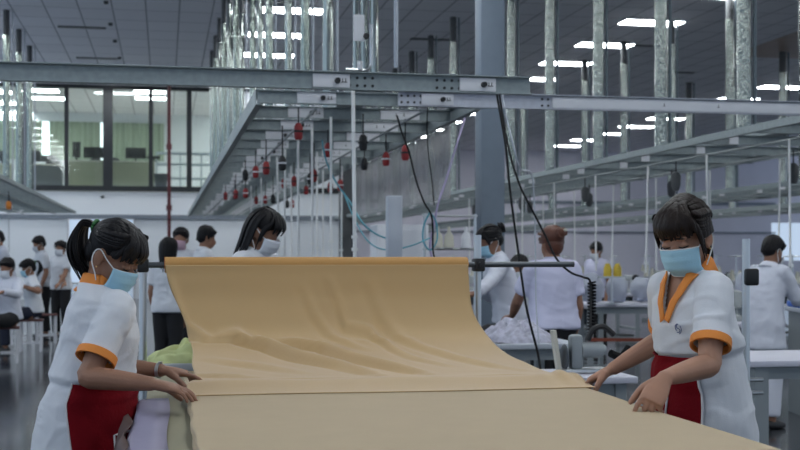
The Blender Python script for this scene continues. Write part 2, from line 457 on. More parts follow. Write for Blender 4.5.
    for nm, q in (('R',1),('L',-1)):
        S, E, T = arms[nm]; inn = sp(q*.065, -.004+sfwd*.5, 1.268)
        if sleeve == 'short':
            e = S.lerp(E, .74); sm.tube(spline([inn, S+V((0,0,.004)), S.lerp(E,.35), e], 4), lerps([.060,.063,cuffr*.97,cuffr], 13), 18)
            ends.append((S, E, e, (e-S).normalized()))
        else:
            w = E.lerp(T,.93); sm.tube(spline([inn, S+V((0,0,.004)), S.lerp(E,.5), E, E.lerp(T,.5), w], 4), lerps([.062,.066,.062,.056,.050,.042], 21), 16)
    W(sm); me = fuse(sm, .0058 if fine else .013, 3)
    sd = random.uniform(0, 50); A = .0075 if fine else .006
    for v in me.vertices:
        p = v.co/s; w = sst(1.34, 1.16, p.z-dz)
        k = noise.noise(V((p.x*9+sd, p.y*9, p.z*5)))+.6*noise.noise(V((p.x*16-p.z*12, p.y*16+sd, p.z*10)))
        r = 1-abs(noise.noise(V((p.x*6+p.z*7+sd*2, p.y*6-p.z*5, p.z*9))))*2
        v.co += v.normal*max(-.0045, k*A+max(0, r-.55)*A*1.6)*(.12+.88*w)*s
    chest = sp(0, 0, 1.28); th = fw[min(int((1.28-Z0)/st), N)]; tw = twist
    IC = Matrix.Rotation(th, 3, 'X')   # undo the lean
    def vtest(p):
        q = IC @ (p/s-chest); x = q.x*math.cos(-tw)-q.y*math.sin(-tw); y = q.x*math.sin(-tw)+q.y*math.cos(-tw); z = q.z+1.28
        return y > -.02 and z > 1.205 and abs(x) < (z-1.205)*.40
    def etest(p):
        p = p/s
        return any(-.007 < (p-e).dot(d) < .016 and ((p-e)-d*(p-e).dot(d)).length < cuffr*.97 for S, E, e, d in ends)
    bm = bmesh.new(); bm.from_mesh(me)
    kill = [v for v in bm.verts if (vneck and vtest(v.co)) or (fine and etest(v.co))]
    if kill: bmesh.ops.delete(bm, geom=kill, context='VERTS')
    bm.to_mesh(me); bm.free(); me.update()
    me.name = 'shirt'; smooth(me, 180); so = link('shirt', me, shirt, root)
    if fine: so.modifiers.new('t', 'SOLIDIFY').thickness = .002
    cm = collar or shirt
    if collar:
        for S, E, e, d in ends:
            b = MB(); b.band(e-d*.022, e+d*.006, cuffr+.0045, cuffr-.0025, 28); o = put('sleeve_cuff', b, collar, 60)
    def surf(ang, z, e):
        a, b, yo = prof(ST, z); a *= girth; b *= girth; c, q = math.cos(ang), math.sin(ang); pw = .88
        return sp((a+e)*math.copysign(abs(c)**pw, c), yo+(b+e)*math.copysign(abs(q)**pw, q), z)
    # ---- collar
    cb = MB()
    if vneck:
        # stand round the back of the neck, then two lapel strips down the V
        def ringp(t, r, z): return sp(r*math.sin(t)*1.06, -.014-r*math.cos(t)*.92, z)
        rows = [[], [], []]
        for k in range(25):
            t = -2.1+4.2*k/24
            f = sst(1.2, 2.1, abs(t))
            rows[0].append(ringp(t, .060, 1.388-.030*f)); rows[1].append(ringp(t, .071, 1.372-.034*f)); rows[2].append(ringp(t, .084+.012*f, 1.330-.022*f))
        cb.grid(rows)
        for q in (-1,1):
            rows = []
            for k in range(11):
                t = k/10; z = 1.350-.148*t; x = q*max(.001, (z-1.205)*.34)
                wd = .030*(1-.35*t)
                r = []
                for m in range(4):
                    xx = x+q*wd*m/3; zz = z-.004*m; a, b, yo = prof(ST, min(zz,1.34)); yy = yo+b*max(0, 1-abs(xx/a)**2.2)**.45
                    r.append(sp(xx, yy+.011+.004*(1-t)-.001*m, zz))
                rows.append(r)
            cb.grid(rows)
        o = put('collar', cb, cm, 180); o.modifiers.new('t', 'SOLIDIFY').thickness = .004
        lg = MB()
        def cp(x, z):
            a, b, yo = prof(ST, z); return sp(x, yo+b*max(0,1-abs(x/a)**2.2)**.45+.0095, z)
        cx, cz = -.062, 1.172
        for pts in ([(0,.017),(.008,.013),(.006,.004),(-.003,.0),(-.008,-.006),(-.002,-.014),(.008,-.013)], [(-.009,.012),(-.014,.0),(-.012,-.012),(-.003,-.020)], [(.004,.020),(.014,.012),(.013,-.001),(.008,-.007)]):
            lg.tube(spline([cp(cx+x*.75, cz+z*.85) for x, z in pts], 4), .0016, 6)
        put('chest_emblem', lg, 'logo', 180)
    else:
        up = .050 if collar else .030
        rows = []
        for k, (r, z) in enumerate(((.056,1.335+up),(.064,1.335+up-.004),(.078,1.335),(.094,1.318))):
            rows.append([sp(r*1.04*math.cos(2*PI*j/32), -.014+r*.92*math.sin(2*PI*j/32), z-.016*max(0,math.sin(2*PI*j/32))) for j in range(33)])
        cb.grid(rows); o = put('collar', cb, cm, 180); o.modifiers.new('t', 'SOLIDIFY').thickness = .004
    # ---- apron
    if apron:
        a0, a1 = apron.get('span', (PI/2-1.25, PI/2+1.25)); AT = [(.40,.215,.165,-.012)]+ST
        def asurf(ang, z, e):
            a, b, yo = prof(AT, z); c, q = math.cos(ang), math.sin(ang); pw = .88
            a *= girth; b *= girth
            w = .004*noise.noise(V((ang*3, z*4, sd)))*2
            return sp((a+e+w)*math.copysign(abs(c)**pw, c), yo+(b+e+w)*math.copysign(abs(q)**pw, q), z)
        zz = [waist+.010]+[z for z in (1.06,1.03,1.0,.97,.945,.93) if z < waist+.004]+[.90,.87,.84,.80,.76,.72,.68,.64,.60,.56,.52,.48,.44]
        sk = apron.get('skew', 0); lo_ = lambda z: a0+sk*(waist-z)
        ap = MB(); ap.grid([[asurf(lo_(z)+(a1-lo_(z))*j/40, z, .013) for j in range(41)] for z in zz])
        o = put('apron', ap, 'apron_red', 180); o.modifiers.new('t', 'SOLIDIFY').thickness = .003
        for a in (a0, a1):
            e = MB(); e.tube([asurf(lo_(z) if a == a0 else a, z, .014) for z in zz], .0042, 8); put('piping', e, 'piping', 180, parent=o)
        pk = apron.get('pocket')
        if pk:
            e = MB(); b0, b1, z0, z1 = pk
            e.tube([asurf(b0, z0-.16, .017), asurf(b0, z0, .017)]+[asurf(b0+(b1-b0)*k/6, z0+(z1-z0)*k/6, .018) for k in range(1,7)]+[asurf(b1, z1-.16, .017)], .0038, 8); put('pocket_piping', e, 'piping', 180, parent=o)
    # ---- mask
    if mask:
        rows = []
        for i in range(13):
            t = i/12; r = []
            for j in range(21):
                u = -1+2*j/20; ph = u*1.25
                x = .071*math.sin(ph)/math.sin(1.25)*(1-.16*t*t)
                y = .020+(.086+.013*math.sin(PI*min(1,t*1.15))-.004*t)*max(0,math.cos(ph*.98))**.85
                z = -.006-.012*abs(u)**1.5-.104*t+.010*t*abs(u)**2
                y -= .020*sst(.7,1,t); pl = .0022*math.sin(t*PI*7)*(1-abs(u)**4)
                r.append(hp(x, y+pl+(.004*math.exp(-(u/.18)**2) if t < .2 else 0), z))
            rows.append(r)
        mm = MB(); mm.grid(rows); o = put('face_mask', mm, mask, 180); o.modifiers.new('t', 'SOLIDIFY').thickness = .003
        for q in (-1,1):
            e = MB(); k = 0 if q < 0 else 20; c0, c1 = rows[0][k]/1, rows[12][k]/1
            e.tube(spline([c0, hp(q*.078,.020,-.004), hp(q*.0825,-.016,.014), hp(q*.0825,-.032,-.002), hp(q*.081,-.024,-.038), hp(q*.076,.010,-.072), c1], 5), .0024, 6)
            put('ear_loop', e, 'elastic', 180, parent=o)
        e = MB(); e.tube(rows[0], .0022, 6); put('mask_edge', e, 'elastic' if fine else mask, 180, parent=o)
        e = MB(); e.tube(rows[12], .0020, 6); put('mask_edge', e, 'elastic' if fine else mask, 180, parent=o)
    if fine:
        for q in (-1,1):
            e = MB(); e.tube(spline([hp(q*(.031+x), .0905-abs(x)*.45-max(0,x)*.25, -.0075+.16*abs(x)) for x in (-.017,-.009,0,.009,.018)], 3), [.0012]+[.0022]*11+[.0012], 6); put('eyelash', e, 'lash', 180)
            e = MB(); e.tube(spline([hp(q*(.031+x), .091-abs(x)*.35-max(0,x)*.4, .024-.10*max(0,x)) for x in (-.020,-.008,.006,.022)], 3), lerps([.002,.0036,.0034,.0012],10), 6); put('eyebrow', e, 'lash', 180)
            er = MB(); er.ell(hp(q*.079,.0,-.046), .0032, None, 8, 6); put('earring', er, 'gold', 180)
    # ---- hair
    hm = MB()
    def lock(pts, w, k=4, ends=(.5,.2)):
        q = spline(pts, k); rs = [w*(ends[0]+(1-ends[0])*sst(0,.25,i/(len(q)-1)))*(1-(1-ends[1])*sst(.6,1,i/(len(q)-1))) for i in range(len(q))]
        hm.tube(q, rs, 8, flat=(pts[1]-hc).normalized())
    hm_n = 1.0 if fine else .4
    rnd = random.uniform
    if hair != 'cap_only':
        hm.ell(hp(0,-.020,.042), (.079,.094,.086), RT, 24, 16)
        hm.ell(hp(0,-.056 if hair == 'ponytail' else -.050,-.008), (.060 if hair == 'ponytail' else .066,.052 if hair == 'ponytail' else .058,.062), RT, 18, 12)
    if hair in ('ponytail', 'bun', 'low', 'bunlow'):
        gx, gy, gz = {'ponytail': (0,-.108,.052), 'bun': (0,-.105,.060), 'low': (.0,-.094,-.050), 'bunlow': (.015,-.105,.055)}[hair]
        for i in range(int(70*hm_n)):
            a = rnd(-1.25, 1.25); x0 = .080*math.sin(a); r = math.cos(a)
            y0 = rnd(.0,.062) if hair != 'low' else rnd(-.02,.05)
            b = V((x0*1.02, y0*r-.005, .040+.090*r*(1-.25*(y0/.07)**2)))
            mid = V((x0*.98, -.062, .045+.072*r-.012*abs(a))); lock([hp(*b), hp(*(b.lerp(mid,.5)+V((x0*.05,0,.008*r)))), hp(*mid), hp(gx+x0*.18, gy+.004, gz+.012*r)], rnd(.011,.017))
        for q in (-1,1):
            for i in range(int(14*hm_n)):
                z = rnd(.022,.07) if hair == 'ponytail' else rnd(-.02,.06); lock([hp(q*.070, .050-.2*abs(z-.06), z+.045), hp(q*.0805,.02,z+.03), hp(q*.077,-.05,z*.8+.02), hp(q*.012,gy,gz)], rnd(.009,.014))
    if hair == 'ponytail':
        for i in range(int(60*hm_n)):
            ox, oz = rnd(-.026,.026), rnd(-.5,.5); d = rnd(0,.03)
            g0 = hp(gx, gy, gz); yv = V((0,1,0)); b_ = rnd(-.5,.5); lock([hp(gx+ox*.3, gy+.012, gz+.010*oz), g0+V((ox*.9, -.040-d*.3, .014+.018*oz)), g0+V((ox*1.4, -.066-d*.5+.030*b_, -.050)), g0+V((ox*1.5, -.062-d*.4+.044*b_, -.115)), g0+V((ox*.9, -.030+.036*b_, -.180-rnd(-.015,.035)))], rnd(.010,.016), 5)
        e = MB(); 
        e.tube([hp(gx+.019*math.cos(2*PI*j/16), gy-.008-.004*math.sin(2*PI*j/16), gz+.019*math.sin(2*PI*j/16)) for j in range(17)], .0065, 8)
        tie = put('hair_tie', e, 'green', 180)
    if hair == 'low':
        for i in range(int(40*hm_n)):
            ox = rnd(-.020,.020); lock([hp(gx+ox*.4, gy+.012, gz), hp(gx+ox, gy-.016, gz-.02), hp(gx+ox*1.2, gy-.012, gz-.06), hp(gx+ox, gy+.004, gz-.095-rnd(0,.02))], rnd(.008,.013))
    if hair == 'bunlow':
        hm.ell(hp(0,-.045,.0), (.072,.062,.095), RT, 18, 14); hm.ell(hp(0,-.030,.05), (.085,.095,.085), RT, 18, 14)
    if hair in ('bun', 'bunlow'):
        for i in range(max(10, int(26*hm_n))):
            a = rnd(0, 2*PI); b = rnd(-1,1); r = .034*math.sqrt(1-b*b*.5)
            lock([hp(gx+r*math.cos(a+k*.6), gy-.022+.020*b, gz+.006+r*math.sin(a+k*.6)) for k in range(4)], rnd(.011,.016))
        hm.ell(hp(gx, gy-.020, gz+.006), (.036,.030,.036), RT, 14, 10)
        e = MB(); e.ell(hp(gx+.02, gy-.045, gz+.022), (.016,.010,.011), RT, 10, 8); put('hair_clip', e, 'cone_cream', 180)
    if hair == 'long':
        for i in range(int(110*hm_n)):
            a = rnd(-PI*.92, PI*.92); sx, cy = math.sin(a), -math.cos(a)
            if cy > .35: continue
            ln = rnd(.17,.26)
            lock([hp(sx*.030, cy*.04-.015, .128), hp(sx*.076, cy*.088-.018, .070), hp(sx*.086, cy*.100-.018, -.005), hp(sx*.082, cy*.098-.012, -.09), hp(sx*.074, cy*.088-.008, -ln)], rnd(.013,.019))
    if hair in ('long', 'ponytail', 'low', 'bun'):
        amp = {'ponytail': 1, 'low': 1, 'long': .8, 'bun': .6}[hair]
        for i in range(int((46 if hair != 'bun' else 26)*hm_n)):      # fringe
            a = rnd(-1.0, 1.0); x = .070*a
            zt = {'low': .030+rnd(-.008,.010), 'ponytail': .026+rnd(-.012,.016)+.012*(1-abs(a)), 'long': .03+rnd(-.01,.02), 'bun': .05+rnd(-.01,.02)}[hair]
            yt = .014+.082*math.cos(a*1.05)
            lock([hp(x*.45, .015+rnd(-.02,.01), .127), hp(x*.85, .062, .112-.018*a*a), hp(x*1.02, yt+.010, .070-.010*a*a), hp(x*1.05+rnd(-.006,.006), yt+.007, zt)], rnd(.008,.013), 4, (.6,.25))
        for q in (-1,1):
            for i in range(int(9*hm_n)+1):
                ln = {'low': rnd(.0,.075), 'ponytail': rnd(-.045,-.02), 'long': rnd(.03,.12), 'bun': rnd(0,.04)}[hair]
                lock([hp(q*.035,.03,.118), hp(q*.068,.055,.075), hp(q*.0785+q*rnd(0,.004), .040+rnd(-.012,.012), .020), hp(q*.0765, .036+rnd(-.010,.012), -ln)], rnd(.006,.010))
    if hair == 'short':
        for i in range(int(150*hm_n)):
            a = rnd(-PI, PI); sx, cy = math.sin(a), -math.cos(a); f = max(0, cy)
            zt = -.055+.10*f+.03*abs(sx) if cy < .6 else .055
            lock([hp(sx*.03, cy*.04-.018, .128), hp(sx*.072, cy*.084-.016, .088), hp(sx*.083, cy*.096-.014, (.05+zt)/2+.03), hp(sx*.079, cy*.093-.012, zt+rnd(-.01,.012))], rnd(.013,.018))
    put('hair', hm, haircol, 180)
    return root, arms, hp
# ---------------------------------------------------------------- the hall
CEIL, GZ = 6.8, 2.60
b = MB(); b.box((14,23.5,-.05), (46,75,.1)); single('floor', b, 'floor', kind='structure')
b = MB(); b.box((14,23.5,CEIL+.05), (46,75,.1)); single('ceiling', b, 'ceiling', kind='structure')
# far wall of the deep bay with window openings
YB = 60
def wall_y(name, mt, y, x0, x1, z0, z1, holes, th=.2):
    b = MB(); xs = sorted({x0, x1, *[h[0] for h in holes], *[h[1] for h in holes]}); zs = sorted({z0, z1, *[h[2] for h in holes], *[h[3] for h in holes]})
    for xa, xb in zip(xs, xs[1:]):
        for za, zb in zip(zs, zs[1:]):
            cx, cz = (xa+xb)/2, (za+zb)/2
            if any(h[0] < cx < h[1] and h[2] < cz < h[3] for h in holes): continue
            b.box(((xa+xb)/2, y+th/2, (za+zb)/2), (xb-xa, th, zb-za))
    return single(name, b, mt, kind='structure')
wins = [(P(777,255,64.5).x,P(777,255,64.5).x+4.0,1.1,3.15)]
wall_y('wall_back', 'wall_lilac', YB, 5.75, 37, 0, CEIL, wins)
b = MB(); b.box((41,YB-.06,4.9),(13,.1,.12)); b.box((19,YB-.06,4.15),(27,.1,.16)); b.box((19,YB-.06,2.6),(27,.1,.08)); single('trim_1', b, 'band_grey', kind='structure')
# office block standing into the hall: lower wall with a bright doorway, glazed office above
YO = 39.3
door = (P(72,255,39.6).x,P(135,255,39.6).x,0,2.55)
wall_y('wall_office', 'wall_white', YO, -9, 5.7, 0, 3.42, [door])
b = MB(); b.box((-1.65,YO+6.2,3.42),(14.7,12,.14)); single('floor_office', b, 'desk_top', kind='structure')
b = MB(); b.box((-1.65,YO-.04,2.62),(14.7,.08,.13)); single('trim_2', b, 'band_grey', kind='structure')
b = MB(); b.box((5.72,YO+11,3.4),(.1,22,6.8)); single('wall_office_side', b, 'wall_white', kind='structure')
b = MB(); b.box((-1.65,YO+7.9,5.15),(14.7,.2,3.3)); single('wall_office_rear', b, 'wall_white', kind='structure')
b = MB(); b.box((4.0,YO+.1,5.1),(3.4,.2,3.3)); single('wall_office_upper', b, 'wall_white', kind='structure')
b = MB(); b.box((-1.65,YO+.05,6.75),(14.7,.2,.1)); b.box((-1.65,YO+.0,3.52),(14.7,.14,.16)); single('trim_3', b, 'mullion', kind='structure')
mx = [(P(u,140,39).x, w) for u, w in ((29,.13),(69,.13),(109,.30),(151,.13),(189,.16))]
mx = [(mx[0][0]-2.55*k, .13) for k in (1,)]+mx+[(2.25,.13)]
for i, ((xa, wa), (xb, wb)) in enumerate(zip(mx, mx[1:])):
    t = tag(bpy.data.objects.new('window_%d' % (i+1), None), kind='structure'); COL.objects.link(t); t.location = ((xa+xb)/2, YO+.05, 3.6)
    g = MB(); g.box(((xa+xb)/2, YO+.05, 5.15), (xb-xa-.06, .012, 3.1)); part('pane', g, 'glass', t, world=True)
    g = MB(); g.box((xa, YO+.03, 5.15), (wa, .12, 3.14)); part('window_frame', g, 'mullion', t, world=True)
# doorway frame
b = MB(); b.box((door[0],YO-.02,1.28),(.06,.1,2.55)); b.box((door[1],YO-.02,1.28),(.06,.1,2.55)); b.box(((door[0]+door[1])/2,YO-.02,2.56),(1.95,.1,.06)); b.box((-1.75,YO+.1,1.28),(.04,.04,2.5)); b.box(((door[0]+door[1])/2,YO+.1,.5),(1.9,.04,.06)); single('door_1', b, 'lamp_frame', kind='structure')

# ---- column and posts
b = MB(); b.box((3.96,14.4,CEIL/2),(.30,.30,CEIL),bev=.01); single('column', b, 'column', kind='structure')
b = MB(); b.box((5.5,36.6,2.3),(.42,.42,4.6)); single('column', b, 'collar', kind='structure')
# red pipe in front of the office glass
t = thing('fire_pipe', 'dark red vertical pipe in front of the office glass', 'pipe', (P(169,200,37).x, 37, 0))
b = MB(); b.cyl((0,0,0),(0,0,CEIL-.02),.055,12); part('pipe', b, 'pipe_red', t)
for z in (1.0,2.75,4.6): b = MB(); b.cyl((0,0,z),(0,0,z+.16),.085,12); part('coupling', b, 'pipe_red', t)

# ---- office contents
YD = YO+7.7
k = 0
for u0, u1 in ((8,27),(39,49),(56,103),(111,164)):
    xa, xb = P(u0,130,YD/.98).x, P(u1,130,YD/.98).x
    b = MB(); n = max(4, int((xb-xa)/.12)); y0 = YD
    f = [V((xa+(xb-xa)*i/n, y0-.05+.05*(i%2), 0)) for i in range(n+1)]
    b.grid([[p+V((0,0,z)) for p in f] for z in (5.0,6.45)]); b.grid([[p+V((0,.03,z)) for p in f] for z in (6.45,5.0)])
    single('curtain', b, 'curtain_green', 'pale green office curtain, %s from the dark corner end of the glass' % ORD[k], 'curtain', 'green curtains behind the office desks'); k += 1
k = 0
for u in (35.5,52.5,107):
    x = P(u,130,YD/.98).x; b = MB(); b.box((x,YD+.1,5.72),(.28,.05,1.45)); o = single('window_%d' % (20+k), b, 'daylight', kind='structure'); k += 1
def desk(u0, u1, y, lab, h=.78, mt='desk_olive'):
    xa, xb = P(u0,180,y/.98).x, P(u1,180,y/.98).x; z = 3.49
    t = thing('office_desk', lab, 'desk', ((xa+xb)/2, y, z), 0, 'desks in the glazed office'); w = xb-xa
    b = MB(); b.box((0,0,h-.02),(w,.7,.04)); part('desk_top', b, 'desk_top', t)
    b = MB(); b.box((0,-.33,h/2-.02),(w-.06,.03,h-.06)); part('modesty_panel', b, mt, t)
    for q in (-1,1): b = MB(); b.box((q*(w/2-.02),0,h/2-.02),(.04,.66,h-.04)); part('side_panel', b, mt, t)
    return t
for u0, u1, y, lab, h, mt in ((71,110,40.4,'olive office desk behind the widest dark glass post',.98,'desk_olive'),(111,155,40.4,'olive office desk carrying the lone wide monitor',.98,'desk_olive'),(32,68,41.5,'dark open office desk at the dim end of the glazed office',.92,'collar'),(-30,22,41.5,'pale office desk beyond the hanging pipes',.92,'desk_olive')): desk(u0,u1,y,lab,h,mt)
k = 0
for u, v, w, hh, zt in ((40,154,.52,.36,4.42),(55,157,.5,.22,4.42),(81,156,.26,.52,4.48),(97,156,.64,.36,4.48),(137,155,.66,.36,4.48),(154,156,.42,.10,4.48),(12,156,.5,.34,4.42)):
    y = 41.5 if u < 60 else 40.4
    x = P(u,v,y/.98).x; t = thing('monitor', '%s black computer monitor along the office desks, starting at the pipes' % ORD[k], 'monitor', (x,y+.02,zt), 0, 'monitors on the office desks'); k += 1
    b = MB(); b.box((0,0,.09+hh/2),(w,.04,hh),bev=.008); part('screen', b, 'black', t)
    b = MB(); b.box((0,.05,.06),(.06,.04,.12)); b.box((0,.05,.008),(.22,.18,.016)); part('monitor_stand', b, 'black', t)
for i, (u, lab) in enumerate(((60,'black office chair back rising behind the dim desk'),(99.5,'dark office chair rising behind the wide monitor'),(117,'dark office chair beside the wide dark glass post'))):
    y = 43.0; x = P(u,150,y/.98).x; t = thing('office_chair', lab, 'chair', (x,y,3.49), 0, 'chairs in the glazed office')
    b = MB(); b.ell((0,-.25,.98),(.26,.05,.32),None,14,10); part('backrest', b, 'black', t)
    b = MB(); b.box((0,0,.5),(.5,.5,.08),bev=.03); part('seat', b, 'black', t)
    b = MB(); b.cyl((0,0,.06),(0,0,.47),.03); part('pedestal', b, 'black', t)
    for a in range(5): b = MB(); b.tube([(0,0,.07),(.28*math.cos(a*1.2566),.28*math.sin(a*1.2566),.03)],.02,6); part('foot', b, 'black', t)
# grey shelving at the far end of the office, waste bin
t = thing('shelf_rack', 'pale grey shelf rack behind the glass beside the red pipe', 'shelf', (P(186,170,41).x,41,3.49))
for z in (.05,.48,.95,1.32): b = MB(); b.box((0,0,z),(2.0,.5,.05)); part('shelf_board', b, 'shelf_grey', t)
for x in (-.98,-.2,.5,.98): b = MB(); b.box((x,0,.68),(.04,.5,1.36)); part('upright', b, 'shelf_grey', t)
b = MB(); x = P(161,180,40.5).x; b.tube([(x,40,3.5),(x,40,4.05)],[.17,.22],14); single('waste_bin', b, 'collar', 'dark waste bin beside the olive desk end', 'bin')
b = MB(); x=P(101,196,37.2).x; b.ell((x,YO-.06,3.42-.17),(.06,.05,.05)); single('wall_sensor', b, 'collar', 'small round sensor on the white band below the office glass', 'sensor')

# ---- ceiling lights
k = 0
def ceil_light(x, y, lab, w=1.4, h=.52, z=CEIL, grp='ceiling light panels'):
    t = thing('ceiling_light', lab, 'ceiling light', (x,y,z-.05), 0, grp)
    b = MB(); b.box((0,0,.02),(w+.06,h+.06,.05)); part('light_frame', b, 'lamp_frame', t)
    b = MB(); b.box((0,0,-.012),(w,h,.012)); part('diffuser', b, 'lamp', t); return t
rows = [-1+3*i for i in range(0,20)]
for cx, nm in ((2.7,'middle'),(11.0,'second'),(19.3,'outer'),(-5.6,'office side')):
    for i, y in enumerate(rows):
        if nm == 'second': y -= .2
        ceil_light(cx if nm != 'outer' else cx, y+.2, '%s white ceiling light from the front in the %s row of lights' % (ORD[i], nm))
ceil_light(P(115,86,38.5).x, 38.0, 'lone white ceiling light close in front of the office glass')
for i, (u, y) in enumerate(((44,40.5),(51,42.5),(150,40.2),(151,41.8))):
    ceil_light(P(u,100,y).x, y, '%s ceiling light inside the glazed office from the dim end' % ORD[i], 1.2 if i < 2 else 1.0, .6)
# low vents in the ceiling
for i, (u, v) in enumerate(((82,27),(97,58),(268,1),(432,39),(633,45),(676,72))):
    p = P(u, v, 1200*5.4/(255-v)); b = MB(); b.box((p.x,p.y,CEIL-.012),(1.1,.18,.02)); single('ceiling_vent', b, 'collar', '%s dark slot vent in the grey ceiling, counted across from the office side' % ORD[i], 'vent', 'slot vents in the ceiling')
for i, v in enumerate((1,23,40,57)):
    p = P(106+i*4.5, v, 1200*5.4/(255-v)); b = MB(); b.cyl((p.x,p.y,CEIL-.06),(p.x,p.y,CEIL),.05,10); single('sprinkler', b, 'collar', '%s small dark ceiling sprinkler in the line leading to the office' % ORD[i], 'sprinkler', 'ceiling sprinklers')

b = MB(); b.box((21.2,24,CEIL-.004),(12.4,12.5,.006)); single('warm_reflection_patch', b, 'ceiling_warm_reflection', kind='structure')  # thin added sheet: the ceiling's warm reflection painted on as brown
# ---- overhead gantries
def channel(mb, a, c, h=.105, d=.05, th=.006):
    "C channel along a->c (horizontal)"
    a, c = V(a), V(c); t = (c-a).normalized(); s = t.cross(V((0,0,1))); L = (c-a).length; m = (a+c)/2
    R = Matrix((t, s, V((0,0,1)))).transposed()
    mb.box(m, (L, th, h), R); mb.box(m+s*d/2+V((0,0,h/2-th/2)), (L, d, th), R); mb.box(m+s*d/2-V((0,0,h/2-th/2)), (L, d, th), R)
def socket_panel(parent, x, y, z, w, q=True):
    b = MB(); b.box((x,y,z),(w,.03,.088),bev=.004); o = part('socket_panel', b, 'panel_white', parent)
    b = MB(); 
    for dx in ((.30,.38) if q else (-.1,.1)): b.box((x+w*dx,y-.016,z+.004),(.004,.004,.022)); b.box((x+w*dx,y-.016,z-.008),(.020,.004,.004))
    part('socket_mark', b, 'black', o)
    if q: b = MB(); b.tube([(x+w*.16,y-.015,z),(x+w*.16,y-.05,z)],[.020,.016],12); part('plug', b, 'black', o)
    return o
def gantry(nm, cx, y0, y1, w, step, full, seq=0):
    t = thing('overhead_gantry', nm, 'gantry', (cx,y0,GZ-.06), 0, 'overhead service gantries'); L = y1-y0
    for q in (-1,1):
        b = MB(); channel(b, (q*w/2,0,.06), (q*w/2,L,.06), .12 if full else .07, -.05*q); part('rail', b, 'galv', t)
    b = MB(); b.box((0,L/2,.15),(.22,L,.025)); b.box((-.11,L/2,.17),(.006,L,.07)); b.box((.11,L/2,.17),(.006,L,.07)); part('cable_tray', b, 'galv', t)
    for q in (-1,1): b = MB(); b.cyl((q*.42,0,-.02),(q*.42,L,-.02),.011,8); part('track_pipe', b, 'leg_grey', t)
    n = int(L/step)
    for i in range(n+1):
        y = i*step; b = MB(); channel(b, (-w/2+.01,y,.06), (w/2-.01,y,.06), .10, .045); o = part('cross_beam', b, 'galv', t)
        if i < full: socket_panel(o, -.42+.03*((i*7)%3), y-.012, .06, .30); socket_panel(o, .42, y-.012, .06, .34, False)
        if i < 24 and not full:
            b = MB(); b.box((-w*.30+.18*(i%2),y-.012,.055),(.10,.03,.085)); part('junction_box', b, 'panel_white', o)
    return t
g_mid = gantry('long grey gantry over the middle aisle, ending before the white office wall', 1.56, 9.14, 36, 1.76, .97, 27)
gantry('grey gantry over the sewing lines behind the big blue-grey column', 6.37, 9.3, 56, 1.8, 1.17, 0)
gantry('grey gantry one bay beyond the column side gantry', 11.25, 12.5, 56, 1.8, 1.17, 0)
gantry('outermost grey gantry along the far side of the hall', 16.1, 17, 56, 1.8, 1.17, 0)
gantry('short end of a grey gantry in front of the dim end of the office', -3.35, 15.5, 35, 1.8, 1.17, 0)
# the two long crossbeams standing in front
def crossbeam(lab, xa, xb, y, z, bolts, panels, mt):
    t = thing('crossbeam', lab, 'beam', ((xa+xb)/2, y, z-.055), 0, 'long crossbeams'); c = (xa+xb)/2
    b = MB(); channel(b, (xa-c,0,.055), (xb-c,0,.055), .115, .05); part('channel', b, mt, t)
    for u in bolts:
        x = P(u, 80, y).x if False else u
        for dx in (-.075,-.025,.025,.075):
            for dz in (.03,.08): b = MB(); b.tube([(x-c+dx,-.002,dz),(x-c+dx,-.010,dz)],[.010,.009],8); part('bolt', b, 'black', t)
    for x, w, q in panels: socket_panel(t, x-c, -.012, .055, w, q)
    return t
def xat(u, y):  # x on the plane y seen in column u
    a = TH+math.atan((u-400)/FPX); return math.tan(a)*y
YA, YBm = 7.62, 9.05
crossbeam('long grey crossbeam crossing in front of the middle gantry, the higher of the two', -1.4, xat(530,YA), YA, 2.513, [xat(361,YA), xat(448,YA)], [(xat(331,YA), xat(349,YA)-xat(312,YA), True), (xat(477,YA), xat(495,YA)-xat(459,YA), True)], 'galv')
crossbeam('long pale crossbeam passing in front of the big column, lower of the two', xat(398,YBm), 8.2, YBm, 2.60, [xat(411,YBm), xat(551,YBm)], [(xat(437,YBm), xat(453,YBm)-xat(421,YBm), True), (xat(690,YBm), xat(830,YBm)-xat(560,YBm), False)], 'galv_light')
# ---- foil wrapped ducts hanging from the ceiling onto the gantries
def duct(x, y, r, lab, grp, mt='foil', zb=GZ+.155, rod=True, cap=.55):
    t = thing('foil_duct', lab, 'duct', (x,y,zb), 0, grp); H = CEIL-zb-.01
    b = MB(); n = 26; sd = random.uniform(0,99); rings = []
    for i in range(n+1):
        z = (H-cap)*i/n; rr = r*(1+.04*noise.noise(V((sd,z*3,0)))); ox, oy = r*.08*noise.noise(V((sd+9,z*1.3,0))), 0
        rings.append([V((ox+rr*(1+.05*noise.noise(V((sd+j*1.7,z*2.2,3))))*math.cos(2*PI*j/14), oy+rr*(1+.05*noise.noise(V((sd+j*2.1,z*2.6,7))))*math.sin(2*PI*j/14), z)) for j in range(14)])
    b.loft(rings); part('foil_sleeve', b, mt, t, 60)
    b = MB(); b.cyl((0,0,H-cap-.02),(0,0,H),r*.92,14); part('ceiling_collar', b, 'collar', t)
    if rod: b = MB(); b.cyl((r*1.75,.02,0),(r*1.75,.02,H),r*.28,8); part('conduit', b, 'conduit_dark' if mt == 'foil_dark' else 'conduit', t)
    return t
for x, r_, lab in ((1.47,.022,'slim grey-green pipe on the card side of the front pipe trio'),(1.535,.030,'middle pipe of the front pipe trio over the crossbeam'),(1.615,.034,'brightest pipe of the front pipe trio over the crossbeam')): duct(x, 9.3, r_, lab, 'front pipe trio', 'foil', rod=False)
for i in range(12):
    y = 11.3+2.15*i; duct(1.52+.03*(i%3), y, .052, '%s foil-wrapped duct from the front above the middle aisle gantry' % ORD[i], 'ducts above the middle gantry', 'foil_b' if i % 2 else 'foil')
